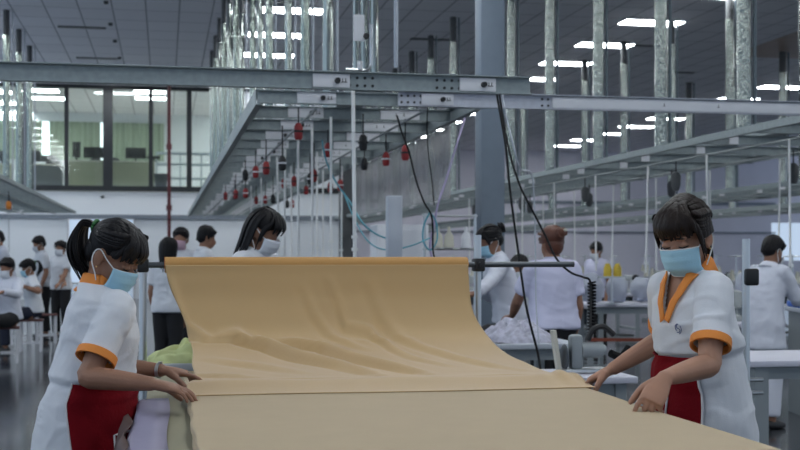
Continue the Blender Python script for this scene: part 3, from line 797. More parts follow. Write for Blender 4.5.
for i in range(6):
    y = 21.0+2.2*i; duct(1.22, y, .05, '%s slim foil duct from the front beside the row above the middle aisle gantry' % ORD[i], 'slim ducts above the middle gantry', 'foil' if i % 2 else 'foil_b', zb=GZ+.06, rod=False)
for i in range(15):
    y = 12.55+2.32*i; duct(6.42, y, .080, '%s foil-wrapped duct from the front above the gantry behind the big column' % ORD[i], 'ducts above the column side gantry', 'foil_dark')
b = MB()
for i in range(9):
    y = 14.2+2.9*i; duct(11.4, y, .085, '%s foil-wrapped duct from the front above the second gantry beyond the column' % ORD[i], 'ducts above the second gantry', 'foil_dark')
for i in range(6):
    y = 20.6+2.9*i; duct(16.1, y, .10, '%s foil-wrapped duct from the front above the outermost gantry' % ORD[i], 'ducts above the outermost gantry', 'foil_dark')
for i in range(7):
    y = 18.4+2.3*i; duct(-3.42, y, .075, '%s foil-wrapped duct from the front above the gantry before the dim office end' % ORD[i], 'ducts above the short gantry', 'foil_b')
# ---------------------------------------------------------------- cutting table, cloth, roll stand
TZ = .885
t = thing('cutting_table', 'long cutting table under the laid tan cloth between the two women', 'table', (.7,3.6,0))
b = MB(); b.box((.69,3.55,TZ-.02),(1.51,4.7,.04),bev=.006); part('table_top', b, 'paper_beige', t, world=True)
for x in (.0,1.40):
    for y in (1.4,3.3,5.2): b = MB(); b.box((x,y,(TZ-.04)/2),(.06,.06,TZ-.04)); part('leg', b, 'leg_grey', t, world=True)
for x in (.0,1.40): b = MB(); b.box((x,3.3,.25),(.04,3.9,.04)); part('stretcher', b, 'leg_grey', t, world=True)
b = MB(); b.box((.7,3.3,TZ-.075),(1.44,4.0,.06)); part('apron_frame', b, 'leg_grey', t, world=True)
# lavender paper along the table edge, with a drooping edge
b = MB(); rows = []
for i in range(40):
    y = 1.3+3.05*i/39; w = .006*math.sin(y*5); rows.append([V((x+w, y, z+.002*math.sin(y*9+x*30))) for x, z in ((.012,TZ+.004),(-.04,TZ+.005),(-.085,TZ+.005),(-.098,TZ-.004),(-.104,TZ-.05),(-.108,TZ-.16))])
b.grid(rows); o = single('paper_sheet', b, 'paper_lavender', 'pale lavender paper strip along the table edge beside the bent-over woman in a ponytail', 'paper', ang=180); o.modifiers.new('t','SOLIDIFY').thickness = .002
b = MB(); rows = []
for i in range(14):
    y = 3.15+.75*i/13; rows.append([V((-.104-.055*q+.01*math.sin(y*14+q*3), y, TZ+.012-.20*q*q-.02*math.sin(y*6)*q)) for q in (0,.25,.5,.75,1)])
b.grid(rows); o = single('wrapping_paper', b, 'kraft', 'crumpled dark brown wrapping sheet at the table edge in front of the red apron', 'paper', ang=180); o.modifiers.new('t','SOLIDIFY').thickness = .002

# laid layers of cloth
XL, XR = .078, 1.475
t = thing('laid_cloth', 'flat tan cloth spread in layers over the cutting table', 'cloth', (.77,3.0,TZ+.001))
for k in range(4):
    b = MB(); z0, z1 = TZ+.001+.0103*k, TZ+.001+.0103*(k+1)-.0008
    top, bot = [], []
    for i in range(60):
        y = 1.25+3.72*i/59; e0 = .004*math.sin(y*7+k*2)+.003*math.sin(y*17+k); e1 = .004*math.sin(y*6+k*3)
        xs = [XL+e0, XL+e0+.003]+[XL+.01+(XR-XL-.02)*j/30 for j in range(31)]+[XR+e1-.003, XR+e1]
        zt = lambda x: z1 + (.0010*noise.noise(V((x*2.5,y*1.6,3)))+.0006*noise.noise(V((x*7,y*2,1))) if k == 3 else 0)
        top.append([V((x, y, (zt(x) if 0 < j < len(xs)-1 else z1-.003))) for j, x in enumerate(xs)]); bot.append([V((x, y, z0)) for x in xs])
    b.grid(top); b.grid([r[::-1] for r in bot])
    n = len(top[0]); m = len(top); o = m*n
    for i in range(m-1):
        b.f.append((i*n, (i+1)*n, o+(i+1)*n+n-1, o+i*n+n-1)); b.f.append((i*n+n-1, o+i*n, o+(i+1)*n, (i+1)*n+n-1))
    for r in (0, m-1):
        for j in range(n-1): b.f.append((r*n+j, r*n+j+1, o+r*n+n-2-j, o+r*n+n-1-j))
    part('cloth_layer', b, 'cloth_laid', t, 60, world=True)

# roll stand
YR, ZR = 5.5, 1.355
t = thing('roll_stand', 'grey pipe stand holding the tan cloth roll above the table', 'stand', (.68,YR,0))
for x, top in ((-.095,1.40),(1.462,1.495)):
    b = MB(); b.cyl((x,YR+.03,0),(x,YR+.03,top),.017,14); part('post', b, 'steel', t, world=True)
    b = MB(); b.box((x,YR+.02,ZR-.002),(.050,.075,.062),bev=.008); b.cyl((x,YR-.035,ZR),(x,YR+.0,ZR),.012,10); part('clamp', b, 'black', t, world=True)
    b = MB(); b.box((x,YR+.03,.01),(.16,.5,.02)); part('foot', b, 'leg_grey', t, world=True)
    b = MB(); b.cyl((x,YR+.03,.62),(x,YR+.03,.66),.03,12); part('collar_ring', b, 'steel', t, world=True)
b = MB(); b.cyl((-.14,YR,ZR),(1.93,YR,ZR),.0135,14); part('bar', b, 'steel_dark', t, world=True)

# the roll with its hanging cloth
t = thing('fabric_roll', 'golden tan cloth roll on the pipe bar with its cloth unrolling onto the table', 'fabric roll', (.7,YR,ZR))
b = MB(); r0 = .036; n = 28; rings = []
for i in range(30):
    x = .002+1.398*i/29; rr = r0*(1+.02*noise.noise(V((x*4,1,2)))); rings.append([V((x, YR+rr*math.cos(2*PI*j/n), ZR+rr*math.sin(2*PI*j/n))) for j in range(n)])
b.loft(rings); ro = part('rolled_cloth', b, 'cloth_roll', t, 50, world=True)
for x0 in (.0005,1.4005):
    b = MB(); pts = [V((x0, YR+(.014+.0035*a/(2*PI))*math.cos(a), ZR+(.014+.0035*a/(2*PI))*math.sin(a))) for a in [i*.35 for i in range(100)] if .014+.0035*a/(2*PI) < .035]
    b.tube(pts,.0010,5); part('roll_edge', b, 'orange', ro, world=True)
pf = spline([(0,YR-.036,ZR),(0,YR-.047,ZR-.06),(0,5.42,1.19),(0,5.34,1.085),(0,5.20,1.012),(0,4.98,.972),(0,4.72,.955),(0,4.48,.947),(0,4.38,.949),(0,4.31,.955),(0,4.275,.956)], 9)
pf += [V((0,y,z)) for y, z in ((4.255,.955),(4.235,.952),(4.21,.947),(4.18,.941),(4.15,.936),(4.12,.932),(4.095,.9296),(4.075,.9287),(4.06,.9281))]
def seg(px, py, ax, ay, bx, by):
    dx, dy = bx-ax, by-ay; q = max(0, min(1, ((px-ax)*dx+(py-ay)*dy)/(dx*dx+dy*dy))); return math.hypot(px-ax-q*dx, py-ay-q*dy), q
RIDGES = [([(.02,.05),(.05,.16),(.10,.27),(.19,.33),(.31,.32)],.020,.022), ([(.25,.31),(.31,.31),(.448,.42),(.553,.63),(.688,.86),(.797,1.15)],.030,.036), ([(.50,.36),(.577,.40),(.68,.47),(.79,.73),(.91,.96),(.99,1.15)],.028,.031),
 ([(.74,.06),(.786,.19),(.80,.27),(.90,.29),(.955,.40),(1.02,.70),(1.12,.95)],.022,.015), ([(.93,.08),(.97,.22),(1.05,.36),(1.18,.60),(1.30,.95)],.030,.010), ([(.62,.10),(.66,.22),(.76,.36),(.86,.50)],.022,.010), ([(.10,1.02),(.22,1.08),(.36,1.18)],.03,.012), ([(.20,.62),(.36,.78),(.52,1.05)],.035,.012), ([(1.15,.55),(1.26,.85),(1.40,1.15)],.03,.008)]
b = MB(); rows = []; NX = 150; m = len(pf)
for i, p in enumerate(pf):
    q = i/(m-1); row = []; pn, pp = pf[min(i+1,m-1)], pf[max(i-1,0)]; tn = (pn-pp).normalized(); nr = V((0,-tn.z,tn.y)); nr = -nr if nr.y > 0 and abs(nr.y) > abs(nr.z) or (nr.z < 0 and abs(nr.z) > abs(nr.y)) else nr
    tz = ZR-p.z; xl = .004+.105*sst(.0,.36,tz); xr = 1.398+.060*sst(.18,.42,tz)
    if p.y < 4.4: xl = .109-.03*sst(4.4,4.2,p.y); xr = 1.458+.05*sst(4.45,4.2,p.y)
    w = sst(0,.12,tz)*sst(4.27,4.40,p.y) if p.y < 5 else sst(0,.12,tz)
    for j in range(NX+1):
        u = j/NX; x = xl+(xr-xl)*u; y = p.y
        h = .006*noise.noise(V((x*2.2,y*2.2+tz*2,1)))*w
        s = tz if y > 5.25 else .36+(5.25-y)      # length down the cloth
        for pts, wd, am in RIDGES:
            best = 9; qb = 0; vb = 9
            for n_, ((ax,ay),(bx,by)) in enumerate(zip(pts, pts[1:])):
                dd, qq = seg(x, s, ax, ay, bx, by)
                if dd < best: best, qb = dd, (n_+qq)/(len(pts)-1)
                dd, qq = seg(x, s, ax-wd*.9, ay+wd*1.1, bx-wd*.9, by+wd*1.1); vb = min(vb, dd)
            h += am*w*(math.exp(-(best/wd)**2)-.75*math.exp(-(vb/wd)**2))*math.sin(PI*min(.98,.10+.80*qb))
        if y < 4.5: h *= .5
        z = p.z
        if y < 4.40 and i > m-18:   # front fold sinks a little between the hands, lifts at them
            z += (z-.9295)/.030*(.003*math.sin(x*9)+(.008+.008*math.sin(x*75))*math.exp(-((x-1.47)/.08)**2)-.004*math.exp(-((x-.1)/.12)**2))
        fy = .014*math.sin(x*4+.5) if y < 4.4 else 0
        row.append(V((x+.012*noise.noise(V((0,s*3,u)))*(1-sst(0,.05,min(u,1-u))), y+nr.y*h+fy*sst(4.4,4.25,y), max(.9277, z+nr.z*h))))
    rows.append(row)
b.grid(rows); o = part('hanging_cloth', b, 'cloth_sheet', t, 180, world=True); o.modifiers.new('t','SOLIDIFY').thickness = .0016

# end shelf of the table with the lime cloth
t = thing('end_board', 'pale grey board on the table end under the lime cloth', 'board', (.22,5.64,TZ+.0005))
b = MB(); b.box((0,0,.016),(.56,.50,.032),bev=.005); part('board', b, 'table_grey', t)
def crumple(name, mt, lab, cat, c, sx, sy, hh, sd, peak=(0,0), kind=None, f=1.0):
    "a soft heap of cloth: a draped height field with overlapping folds, closed underneath"
    N_ = 70; top = []
    for i in range(N_+1):
        r = []
        for j in range(N_+1):
            a, q = -1+2*j/N_, -1+2*i/N_
            rr = (abs(a)**2.6+abs(q)**2.6)**(1/2.6)
            x, y = a*sx*(1+.10*noise.noise(V((q*2,sd,0)))), q*sy*(1+.10*noise.noise(V((a*2,0,sd))))
            dome = max(0, 1-rr**3.2)**.55
            pk = .55+.45*math.exp(-((a-peak[0])**2+(q-peak[1])**2)/.5)
            w1 = noise.noise(V((x*7*f+sd,y*6*f,0))); t1 = (x*9+y*5)*f+w1*2.2; t2 = (x*5-y*9)*f+w1*1.8+sd
            fo = .60+.25*abs(math.sin(t1*2.3))+.20*abs(math.sin(t2*2.7))+.28*noise.noise(V((x*16*f,y*14*f,sd)))
            r.append(V((x, y, hh*dome*pk*fo)))
        top.append(r)
    b = MB(); b.grid(top); b.grid([[V((p.x*.99,p.y*.99,-.0)) for p in r][::-1] for r in top])
    me = b.mesh(name); smooth(me, 180); o = link(name, me, mt); o.location = c; return tag(o, lab, cat, kind=kind)
crumple('folded_cloth', 'lime', 'crumpled lime green cloth lying on the table end below the roll', 'cloth', (.075,5.63,TZ+.034),   .155, .21, .092, 3.1, (.45,.1))
# ---------------------------------------------------------------- the two women
wl, al, hl = person('person', 'woman in a ponytail and blue mask, orange collar, leaning over the lavender paper', (-.252,4.27), -17, H=1.525, lean=.13, twist=.40,
    head=(.58,-.12,0), neckfwd=.0, fine=True, hair='ponytail', mask='mask_blue', shirt='shirt', trousers='navy', collar='orange', girth=1.12, sw=.140, sfwd=.058, cuffr=.066, waist=1.0,
    apron=dict(skew=.9, span=(PI/2-1.62, PI/2+1.3), pocket=(PI/2-.62,PI/2-.15,.83,.835)),
    R=dict(w=V((-.035,3.94,.985)), fd=V((.96,-.06,-.22)), dn=V((.2,-.1,1)), hint=(.5,.35,-.8), curls=[(.12,.30,.22),(.18,.34,.25),(.22,.38,.25),(.25,.4,.3)], thumb=(.35,.2), spread=.08),
    L=dict(w=V((-.005,4.40,.985)), fd=V((.97,.08,-.16)), dn=V((.15,0,1)), hint=(-.3,-.7,-.6), curls=[(.10,.22,.15),(.3,.45,.3),(.42,.5,.3),(.45,.5,.3)], thumb=(.4,.3), bracelet=True))
wr, ar, hr = person('person', 'woman with brown fringe and V-neck blouse, red apron, pinching the near cloth corner', (1.790,3.80), 198, H=1.59, lean=.15, twist=.0,
    head=(.38,.36,.05), fine=True, hair='low', haircol='hair_brown', mask='mask_blue', shirt='shirt', trousers='black_cloth', collar='orange', vneck=True, girth=.95, skin='skin_light', sw=.118, sfwd=.02, waist=1.062, cuffr=.061,
    apron=dict(span=(PI/2-1.25, PI/2+.62), pocket=(PI/2-.10,PI/2-.50,.94,.94)),
    R=dict(w=V((1.590,4.12,.985)), fd=V((-.62,.40,-.40)), dn=V((-.3,.25,.9)), hint=(.5,-.5,-.6), curls=[(.35,.5,.35)]*4, thumb=(.5,.3), spread=.03),
    L=dict(w=V((1.497,3.435,1.025)), fd=V((-.60,-.25,-.74)), dn=V((-.45,-.75,.6)), hint=(-.3,0,-1), curls=[(.05,.40,.30),(.5,.75,.5),(.65,.9,.6),(.75,.9,.6)], thumb=(.25,.2), spread=.03))
# ---------------------------------------------------------------- sewing lines
def xy(u, d): p = P(u, HZ, d); return (p.x, p.y)
def ztop(v, d): return CAMH-(v-HZ)*d/FPX
# prototypes are built once, then copied tree by tree
def make_table(lab):
    t = thing('sewing_table', lab, 'table', (0,0,0))
    b = MB(); b.box((0,0,.765),(1.05,.56,.035),bev=.008); part('table_top', b, 'table_white', t)
    for q in (-1,1):
        b = MB(); b.box((q*.43,0,.39),(.06,.05,.72)); b.box((q*.43,0,.03),(.06,.52,.05)); part('leg', b, 'leg_grey', t)
    b = MB(); b.box((0,.05,.20),(.82,.05,.04)); part('stretcher', b, 'leg_grey', t)
    b = MB(); b.box((.12,.02,.62),(.26,.18,.20),bev=.02); b.cyl((.27,.02,.62),(.34,.02,.62),.07,12); part('motor', b, 'steel_dark', t)
    b = MB(); b.box((-.02,-.05,.09),(.34,.22,.02)); part('treadle', b, 'black', t)
    return t
def make_machine(lab):
    t = thing('sewing_machine', lab, 'sewing machine', (0,0,0))
    b = MB(); b.box((0,0,.025),(.48,.18,.05),bev=.01); part('bed', b, 'machine', t)
    b = MB(); b.loft([[V((.19+a*x, a*y*.8, z)) for x, y in ((-1,-1),(1,-1),(1,1),(-1,1))] for a, z in ((.07,.045),(.055,.12),(.055,.22),(.05,.28))]); part('column_body', b, 'machine', t)
    b = MB(); b.box((.0,0,.245),(.42,.10,.085),bev=.03); part('arm', b, 'machine', t)
    b = MB(); b.box((-.19,0,.20),(.075,.09,.16),bev=.02); b.cyl((-.19,0,.13),(-.19,0,.06),.006,8); b.box((-.19,-.01,.065),(.03,.03,.012)); part('needle_head', b, 'machine', t)
    b = MB(); b.tube([(.245,0,.24),(.285,0,.24)],[.062,.058],18); part('handwheel', b, 'black', t)
    return t
def make_stand(lab):
    t = thing('thread_stand', lab, 'thread stand', (0,0,0))
    b = MB(); b.cyl((0,0,0),(0,0,.62),.010,8); b.box((0,0,.006),(.10,.06,.012)); part('pole', b, 'steel', t)
    for z in (.26,.60): b = MB(); b.cyl((-.16,0,z),(.16,0,z),.007,8); b.cyl((-.15,0,z),(-.15,-.05,z-.005),.005,6); b.cyl((.15,0,z),(.15,-.05,z-.005),.005,6); part('cross_arm', b, 'steel', t)
    for q in (-1,1):
        b = MB(); b.tube([(q*.12,0,.27),(q*.12,0,.41)],[.042,.020],14); part('thread_cone', b, 'cone_cream', t)
    return t
pt = make_table('x'); pm = make_machine('x'); ps = make_stand('x')
used = [0]
def station(x, y, rz, lab, row):
    f = used[0] == 0; used[0] += 1; c, s = math.cos(rz), math.sin(rz); w = lambda a, b_: (x+a*c-b_*s, y+a*s+b_*c)
    for pr, (ox, oy, oz), nm in ((pt,(0,0,0),'sewing table'),(pm,(.05,.02,.783),'sewing machine'),(ps,(.42,.20,.783),'thread stand')):
        q = w(ox, oy); o = pr if f else copy_tree(pr)
        o.location = (q[0], q[1], oz); o.rotation_euler = (0,0,rz)
        o['label'] = '%s %s %s' % (lab, nm, row); o['group'] = '%ss %s' % (nm, row)
for i in (0,)+tuple(range(2,10)): station(5.25, 10.9+1.5*i-(.4 if i == 0 else -.5), PI/2, ORD[i], 'from the front in the line beside the big column')
for i in range(7): station(7.45, 12.6+1.5*i, -PI/2, ORD[i], 'from the front in the line past the gantry behind the big column')
for i in range(5): station(10.3, 17.0+1.7*i, PI/2, ORD[i], 'from the front in the far line under the second gantry')

# ---- tables close behind the cloth
def plain_table(lab, c, w, dp, h, mt, rz=0, stretch=None, legw=.06):
    t = thing('work_table', lab, 'table', (c[0], c[1], 0), rz)
    b = MB(); b.box((0,0,h-.018),(w,dp,.036),bev=.006); part('table_top', b, mt, t)
    for sx in (-1,1):
        for sy in (-1,1): b = MB(); b.box((sx*(w/2-.08),sy*(dp/2-.07),(h-.036)/2),(legw,legw,h-.036)); part('leg', b, 'leg_grey', t)
    b = MB(); b.box((0,-dp/2+.07,h-.075),(w-.2,.035,.07)); part('skirt_rail', b, 'leg_grey', t)
    if stretch: b = MB(); b.box((0,-dp/2+.03,.48),(w-.1,.03,.035)); part('stretcher', b, stretch, t, label='rust red stretcher bar')
    return t
p = P(527,300,8.15); plain_table('pale table holding the rumpled grey garments behind the cloth roll end', (p.x,p.y+.05), .56, .75, .82, 'table_grey')
q = P(566,300,6.45); plain_table('low pale table under the round grey cloth cutting motor', (q.x,q.y), .62, .5, .765, 'table_white')
r = P(803,300,7.0); plain_table('white table behind the tall clamp pole at the near side of the hall', (r.x+.22,r.y+.2), 1.25, .7, .80, 'table_white', legw=.085)
k = P(668,300,13.4); plain_table('long table loaded with clear plastic bags behind the woman in the V-neck', (k.x,k.y), 2.0, .8, .87, 'table_white', rz=-TH, stretch='rust')
# rumpled garments on the table
crumple('garment_heap', 'garment', 'rumpled pale grey garments heaped on the table behind the cloth roll end', 'garments', (p.x-.06,p.y+.03,.8215), .225, .30, .15, 7.7, (-.1,.1), 'stuff', 1.3)
# cloth cutting motor
t = thing('cloth_cutter', 'grey cloth cutting machine with round motor beside the corner of the tan cloth', 'cutting machine', (q.x+.11,q.y+.02,.766))
b = MB(); b.box((0,0,.012),(.26,.14,.022),bev=.008); part('base_plate', b, 'steel', t)
b = MB(); b.tube([(-.02,0,.12),(.10,0,.12)],[.042,.042],20); b.tube([(.10,0,.12),(.12,0,.12)],[.034,.024],20); part('motor', b, 'leg_grey', t)
b = MB(); b.box((-.05,0,.11),(.07,.075,.19),bev=.02); part('gear_housing', b, 'leg_grey', t)
b = MB(); b.ell((-.115,-.01,.085),(.012,.07,.07),None,18,12); part('blade_guard', b, 'steel_dark', t)
b = MB(); b.box((-.16,0,.12),(.02,.05,.22),Matrix.Rotation(-.15,3,'Y')); part('lever', b, 'cone_cream', t)
b = MB(); b.tube(spline([(.02,0,.17),(.05,0,.23),(.11,0,.245),(.17,0,.20)]),.016,8); part('handle', b, 'black', t)
b = MB(); b.tube(spline([(.15,.0,.10),(.22,.02,.08),(.27,.03,.13)],5),.022,8); part('hose', b, 'rubber', t)
# clear plastic bags
RTH = Matrix.Rotation(-TH,3,'Z')
for i in range(7):
    c = V((k.x,k.y,0))+RTH@V((-.86+.285*i,-.08+.06*(i%3),0)); mb = MB(); h = random.uniform(.29,.36)
    b = MB(); b.ell((0,0,h*.5),(.125,.15,h*.5),None,14,10)
    for w_ in range(len(b.v)):
        v = b.v[w_]; b.v[w_] = V((v.x+.03*noise.noise(v*9+V((i*3,0,0))), v.y+.03*noise.noise(v*9+V((0,i*5,0))), max(0,v.z+.05*noise.noise(v*8+V((i,i,i))))))
    t = thing('plastic_bag', '%s clear plastic bag on the long table, counting from the auburn haired woman' % ORD[i], 'bag', (c.x,c.y,.8705), random.uniform(-.3,.3), 'clear bags on the packing table')
    part('bag_film', b, 'bag', t, 180)
    g = MB()
    for z in range(4): g.box((random.uniform(-.01,.01),0,.035+.05*z),(.15,.17,.045),bev=.015)
    part('folded_garment', g, 'bag_fill', t)
# tall clamp pole on the near side
t = thing('clamp_pole', 'tall grey pole with a black clamp behind the woman in the V-neck', 'pole', (*xy(746,5.95),0))
b = MB(); b.cyl((0,0,0),(0,0,ztop(239,5.95)),.019,16); part('pole', b, 'steel', t)
b = MB(); b.box((.022,-.005,ztop(277,5.95)),(.075,.05,.085),bev=.012); part('clamp', b, 'black', t)
for v in (380,393): b = MB(); b.cyl((-.03,0,ztop(v,5.95)),(.09,0,ztop(v,5.95)),.011,10); part('hook_arm', b, 'steel', t)
b = MB(); b.box((0,0,.012),(.22,.22,.024),bev=.006); part('base_plate', b, 'leg_grey', t)

# ---- stools
t0 = thing('stool', 'x', 'stool', (0,0,0))
b = MB(); b.box((0,0,.455),(.34,.27,.03),bev=.006); part('seat', b, 'stool_top', t0)
for sx in (-1,1):
    for sy in (-1,1): b = MB(); b.box((sx*.14,sy*.105,.22),(.03,.03,.44)); part('leg', b, 'panel_white', t0)
for sy in (-1,1): b = MB(); b.box((0,sy*.105,.13),(.26,.02,.025)); part('stretcher', b, 'panel_white', t0)
for i, (u, d, lab) in enumerate(((31,17.4,'dark topped stool under the seated woman in a ponytail'),(6,15.6,'dark topped stool under the seated worker in a white mask'),(46,19.0,'empty stool behind the seated woman in a ponytail'),(20,18.8,'empty stool between the two seated workers'))):
    o = t0 if i == 0 else copy_tree(t0); o.location = (*xy(u,d),0); o.rotation_euler.z = .1*i; o['label'] = lab; o['group'] = 'dark topped stools'

# ---- people working behind
ld = dict
def wk(lab, u, d, vt, face, hair, **k):
    pos = xy(u, d); H = k.pop('H', ztop(vt, d)); return person('person', lab, pos, face, H=H, hair=hair, **k)
def at(u, v, d): return P(u, v, d)
DN = V((0,0,1))
def reach(u, v, d, f, hint=None):
    a = math.radians(f); r = ld(w=P(u,v,d), fd=V((math.cos(a),math.sin(a),-.3)), dn=DN)
    if hint: r['hint'] = hint
    return r
wk('standing worker with auburn hair pinned up, lilac blouse, seen from behind', 553, 8.75, 227, 97, 'bunlow', haircol='hair_auburn', shirt='shirt_lavender', lean=.04, head=(.15,.1,0), L=reach(512,316,9.0,110,(-.6,-.5,-.5)), tail=-.05, girth=1.12, sw=.152)
wk('standing worker in white long sleeves and dark bun, bent towards a machine', 508, 9.9, 233, 178, 'bun', sleeve='long', shirt='shirt_coat', lean=.32, head=(.40,.1,0), mask='mask_blue', R=reach(478,292,9.9,170), L=reach(474,296,9.3,170), H=1.66)
wk('seated worker half hidden between the auburn haired woman and her neighbour', 521, 11.4, 256, 205, 'short', sit=True, seat=.60, H=1.55, mask='mask_white', head=(.3,0,0))
wk('worker with loose black hair and white mask, head bowed behind the cloth roll', 250, 7.15, 213, -38, 'long', lean=.16, head=(.50,.10,0), mask='mask_white', H=1.68, R=reach(268,300,6.9,-30), L=reach(290,296,7.4,-20))
wk('standing worker with long black hair and black trousers, back turned, by the stand post', 168, 12.6, 238, 62, 'long', head=(.1,0,0))
wk('man with pink mask facing the hall behind the stand post', 181, 14.2, 227, 252, 'short', mask='mask_pink', head=(.1,0,0), H=1.72)
wk('man in white shirt turned sideways next to the man with pink mask', 201, 13.6, 227, 15, 'short', head=(.25,0,0), lean=.12, H=1.73)
wk('tall man leaning over beside the hanging balancers, blue mask', 7, 19.0, 232, 195, 'short', mask='mask_blue', lean=.30, head=(.4,0,0), H=1.80, sleeve='long', shirt='shirt_coat')
wk('seated worker in white mask and long white coat on a stool', 8, 15.6, 250, 240, 'short', mask='mask_white', sit=True, seat=.49, H=1.70, sleeve='long', shirt='shirt_coat', head=(.25,0,0), R=reach(-8,288,15.3,230), L=reach(2,292,15.1,230))
wk('seated woman in a ponytail with blue mask and dark trousers', 34, 17.4, 255, 190, 'ponytail', mask='mask_blue', sit=True, seat=.49, H=1.66, trousers='navy', head=(.3,0,0), R=reach(22,285,17.3,190), L=reach(22,286,17.0,190), lean=.15)
wk('man in white shirt standing behind the seated woman in a ponytail', 44, 20.3, 239, 200, 'short', mask='mask_white', head=(.35,0,0), lean=.15, H=1.72)
wk('slim worker in white mask standing with dark trousers beyond the stools', 61, 20.0, 241, 245, 'bun', mask='mask_white', head=(.1,0,0), R=reach(66,285,19.8,250), L=reach(58,287,19.6,250))
wk('man in white work coat bending over a blue covered machine', 764, 9.7, 235, 25, 'short', shirt='shirt_coat', sleeve='long', trousers='shirt_coat', mask='mask_white', lean=.24, head=(.45,-.1,0), H=1.56, R=reach(797,292,9.9,10), L=reach(797,288,10.5,20), tail=.15)
wk('worker with short black hair behind the two yellow thread cones', 597, 16.9, 243, 215, 'short', shirt='shirt_lavender', mask='mask_white', head=(.3,0,0), H=1.58)

# blue covered machine by the coated man
c = xy(800,10.35); t = thing('work_table', 'table with a blue cover in front of the man in a work coat', 'table', (c[0]+.48,c[1]+.1,0), -.2)
b = MB(); b.box((0,0,.92),(.9,.6,.04),bev=.008); part('table_top', b, 'table_grey', t)
b = MB(); b.box((-.18,0,.965),(.5,.5,.05),bev=.015); b.box((-.18,-.255,.90),(.5,.012,.14)); part('blue_cover', b, 'blue', t, label='blue cover')
for sx in (-1,1): b = MB(); b.box((sx*.38,0,.45),(.06,.5,.9)); part('leg', b, 'leg_grey', t)
t = thing('overlock_machine', 'dark machine on the blue cover in front of the man in a work coat', 'sewing machine', (c[0]+.30,c[1]+.1,.991), 0)
b = MB(); b.box((0,0,.07),(.26,.2,.14),bev=.03); part('body', b, 'steel_dark', t)
b = MB(); b.box((-.04,0,.19),(.16,.12,.10),bev=.03); part('head', b, 'black', t)
b = MB(); b.tube([(.13,0,.10),(.17,0,.10)],[.06,.055],14); part('handwheel', b, 'steel', t)
b = MB(); b.tube([(.04,.05,.24),(.04,.05,.40)],[.045,.022],12); part('thread_cone', b, 'tube_violet', t)
for i, u in enumerate((607.5,617.5)):
    z = .785; d = 13.9; b = MB(); x, y = xy(u,12.9); b.tube([(x,y,1.171),(x,y,1.26),(x,y,1.31)],[.045,.042,.02],14); single('thread_cone', b, 'yellow', ('yellow thread cone closer to the auburn haired woman','yellow thread cone farther from the auburn haired woman')[i], 'thread cone', 'yellow cones')

t = thing('thread_stand', 'small stand above the plastic bags carrying two yellow cones', 'thread stand', (*xy(612.5,12.9),.8705), -TH)
b = MB(); b.box((0,0,.29),(.30,.12,.018)); part('platform', b, 'steel', t)
b = MB(); b.cyl((0,.04,0),(0,.04,.285),.012,8); b.box((0,.02,.005),(.12,.12,.01)); part('pole', b, 'steel', t)
# ---- grey post, white cabinet and thread rack behind the roll
d = 9.2; c = xy(394,d); b = MB(); b.box((c[0],c[1],ztop(196,d)/2),(.115,.10,ztop(196,d)),bev=.01); single('metal_post', b, 'conduit', 'blunt grey-blue metal post standing behind the cloth roll', 'post')
d = 12; c = xy(399,d); t = thing('cabinet', 'white cabinet behind the blunt grey post', 'cabinet', (c[0],c[1],0))
b = MB(); b.box((0,0,.85),(.52,.4,1.7),bev=.01); part('body', b, 'panel_white', t); b = MB(); b.box((0,-.205,.85),(.48,.02,1.6),bev=.005); part('door', b, 'panel_white', t); b = MB(); b.box((.18,-.225,.95),(.02,.02,.12)); part('handle', b, 'steel', t)
d = 10.2; c = xy(450,d); t = thing('thread_rack', 'steel rack with cross bar carrying the hanging cream cones', 'rack', (c[0],c[1],0)); zb = ztop(249,d)
for q in (-1,1): b = MB(); b.cyl((q*.22,0,0),(q*.22,0,zb+.30),.012,8); part('upright', b, 'steel', t)
for z in (zb, zb+.28): b = MB(); b.cyl((-.24,0,z),(.24,0,z),.010,8); part('cross_bar', b, 'steel', t)
for i, (u, m_) in enumerate(((438,'cone_cream'),(449,'cone_cream'),(466,'panel_white'))):
    x = P(u,240,d).x; y = P(u,240,d).y; b = MB(); b.tube([(x,y,zb+.012),(x,y,zb+.11),(x,y,zb+.15),(x,y,zb+.19)],[.045,.038,.014,.012],14); single('thread_cone', b, m_, '%s cone on the steel rack, counting from the grey post' % ORD[i], 'thread cone', 'cones on the steel rack')
b = MB(); b.box((2.47,13.0,2.22),(.012,5.4,.64)); o = single('hanging_film', b, 'film', 'dull translucent plastic sheet hanging along the side rail of the middle gantry', 'plastic sheet')

# ---- white drop rods, balancers
k = 0
for u, vt in ((277,157),(285,149),(298,135),(312,128),(331,117),(353,90),(342,166),(261,178),(317,152),(323,170),(251,186),(291,166)):
    d = 1200*1.13/(255-vt); a = P(u,vt,d); e = P(u+random.uniform(-1.5,2.5), 268, d); b = MB(); b.cyl(e,a,.011 if d > 9.6 else .013,8)
    for z in (.42,.7): b.box(e.lerp(a,z*.25),(.04,.03,.022))
    single('hanging_rod', b, 'rod_white', '%s white drop rod under the middle gantry, counted from its office side' % ORD[sorted((277,285,298,312,331,353,342,261,317,323,251,291)).index(u)], 'rod', 'white drop rods'); k += 1
for r, (x, off) in enumerate(((5.85,.3),(6.95,.8))):
    for i in range(8):
        y = 10.2+off+1.75*i; b = MB(); b.cyl((x,y,1.18),(x+random.uniform(-.03,.03),y,2.5),.012,8); b.box((x,y-.01,1.30),(.04,.03,.03))
        single('hanging_rod', b, 'rod_white', '%s white drop rod on the %s side of the column side gantry' % (ORD[i], ('aisle','wall')[r]), 'rod', 'white drop rods at the column side')
pb = None; k = 0
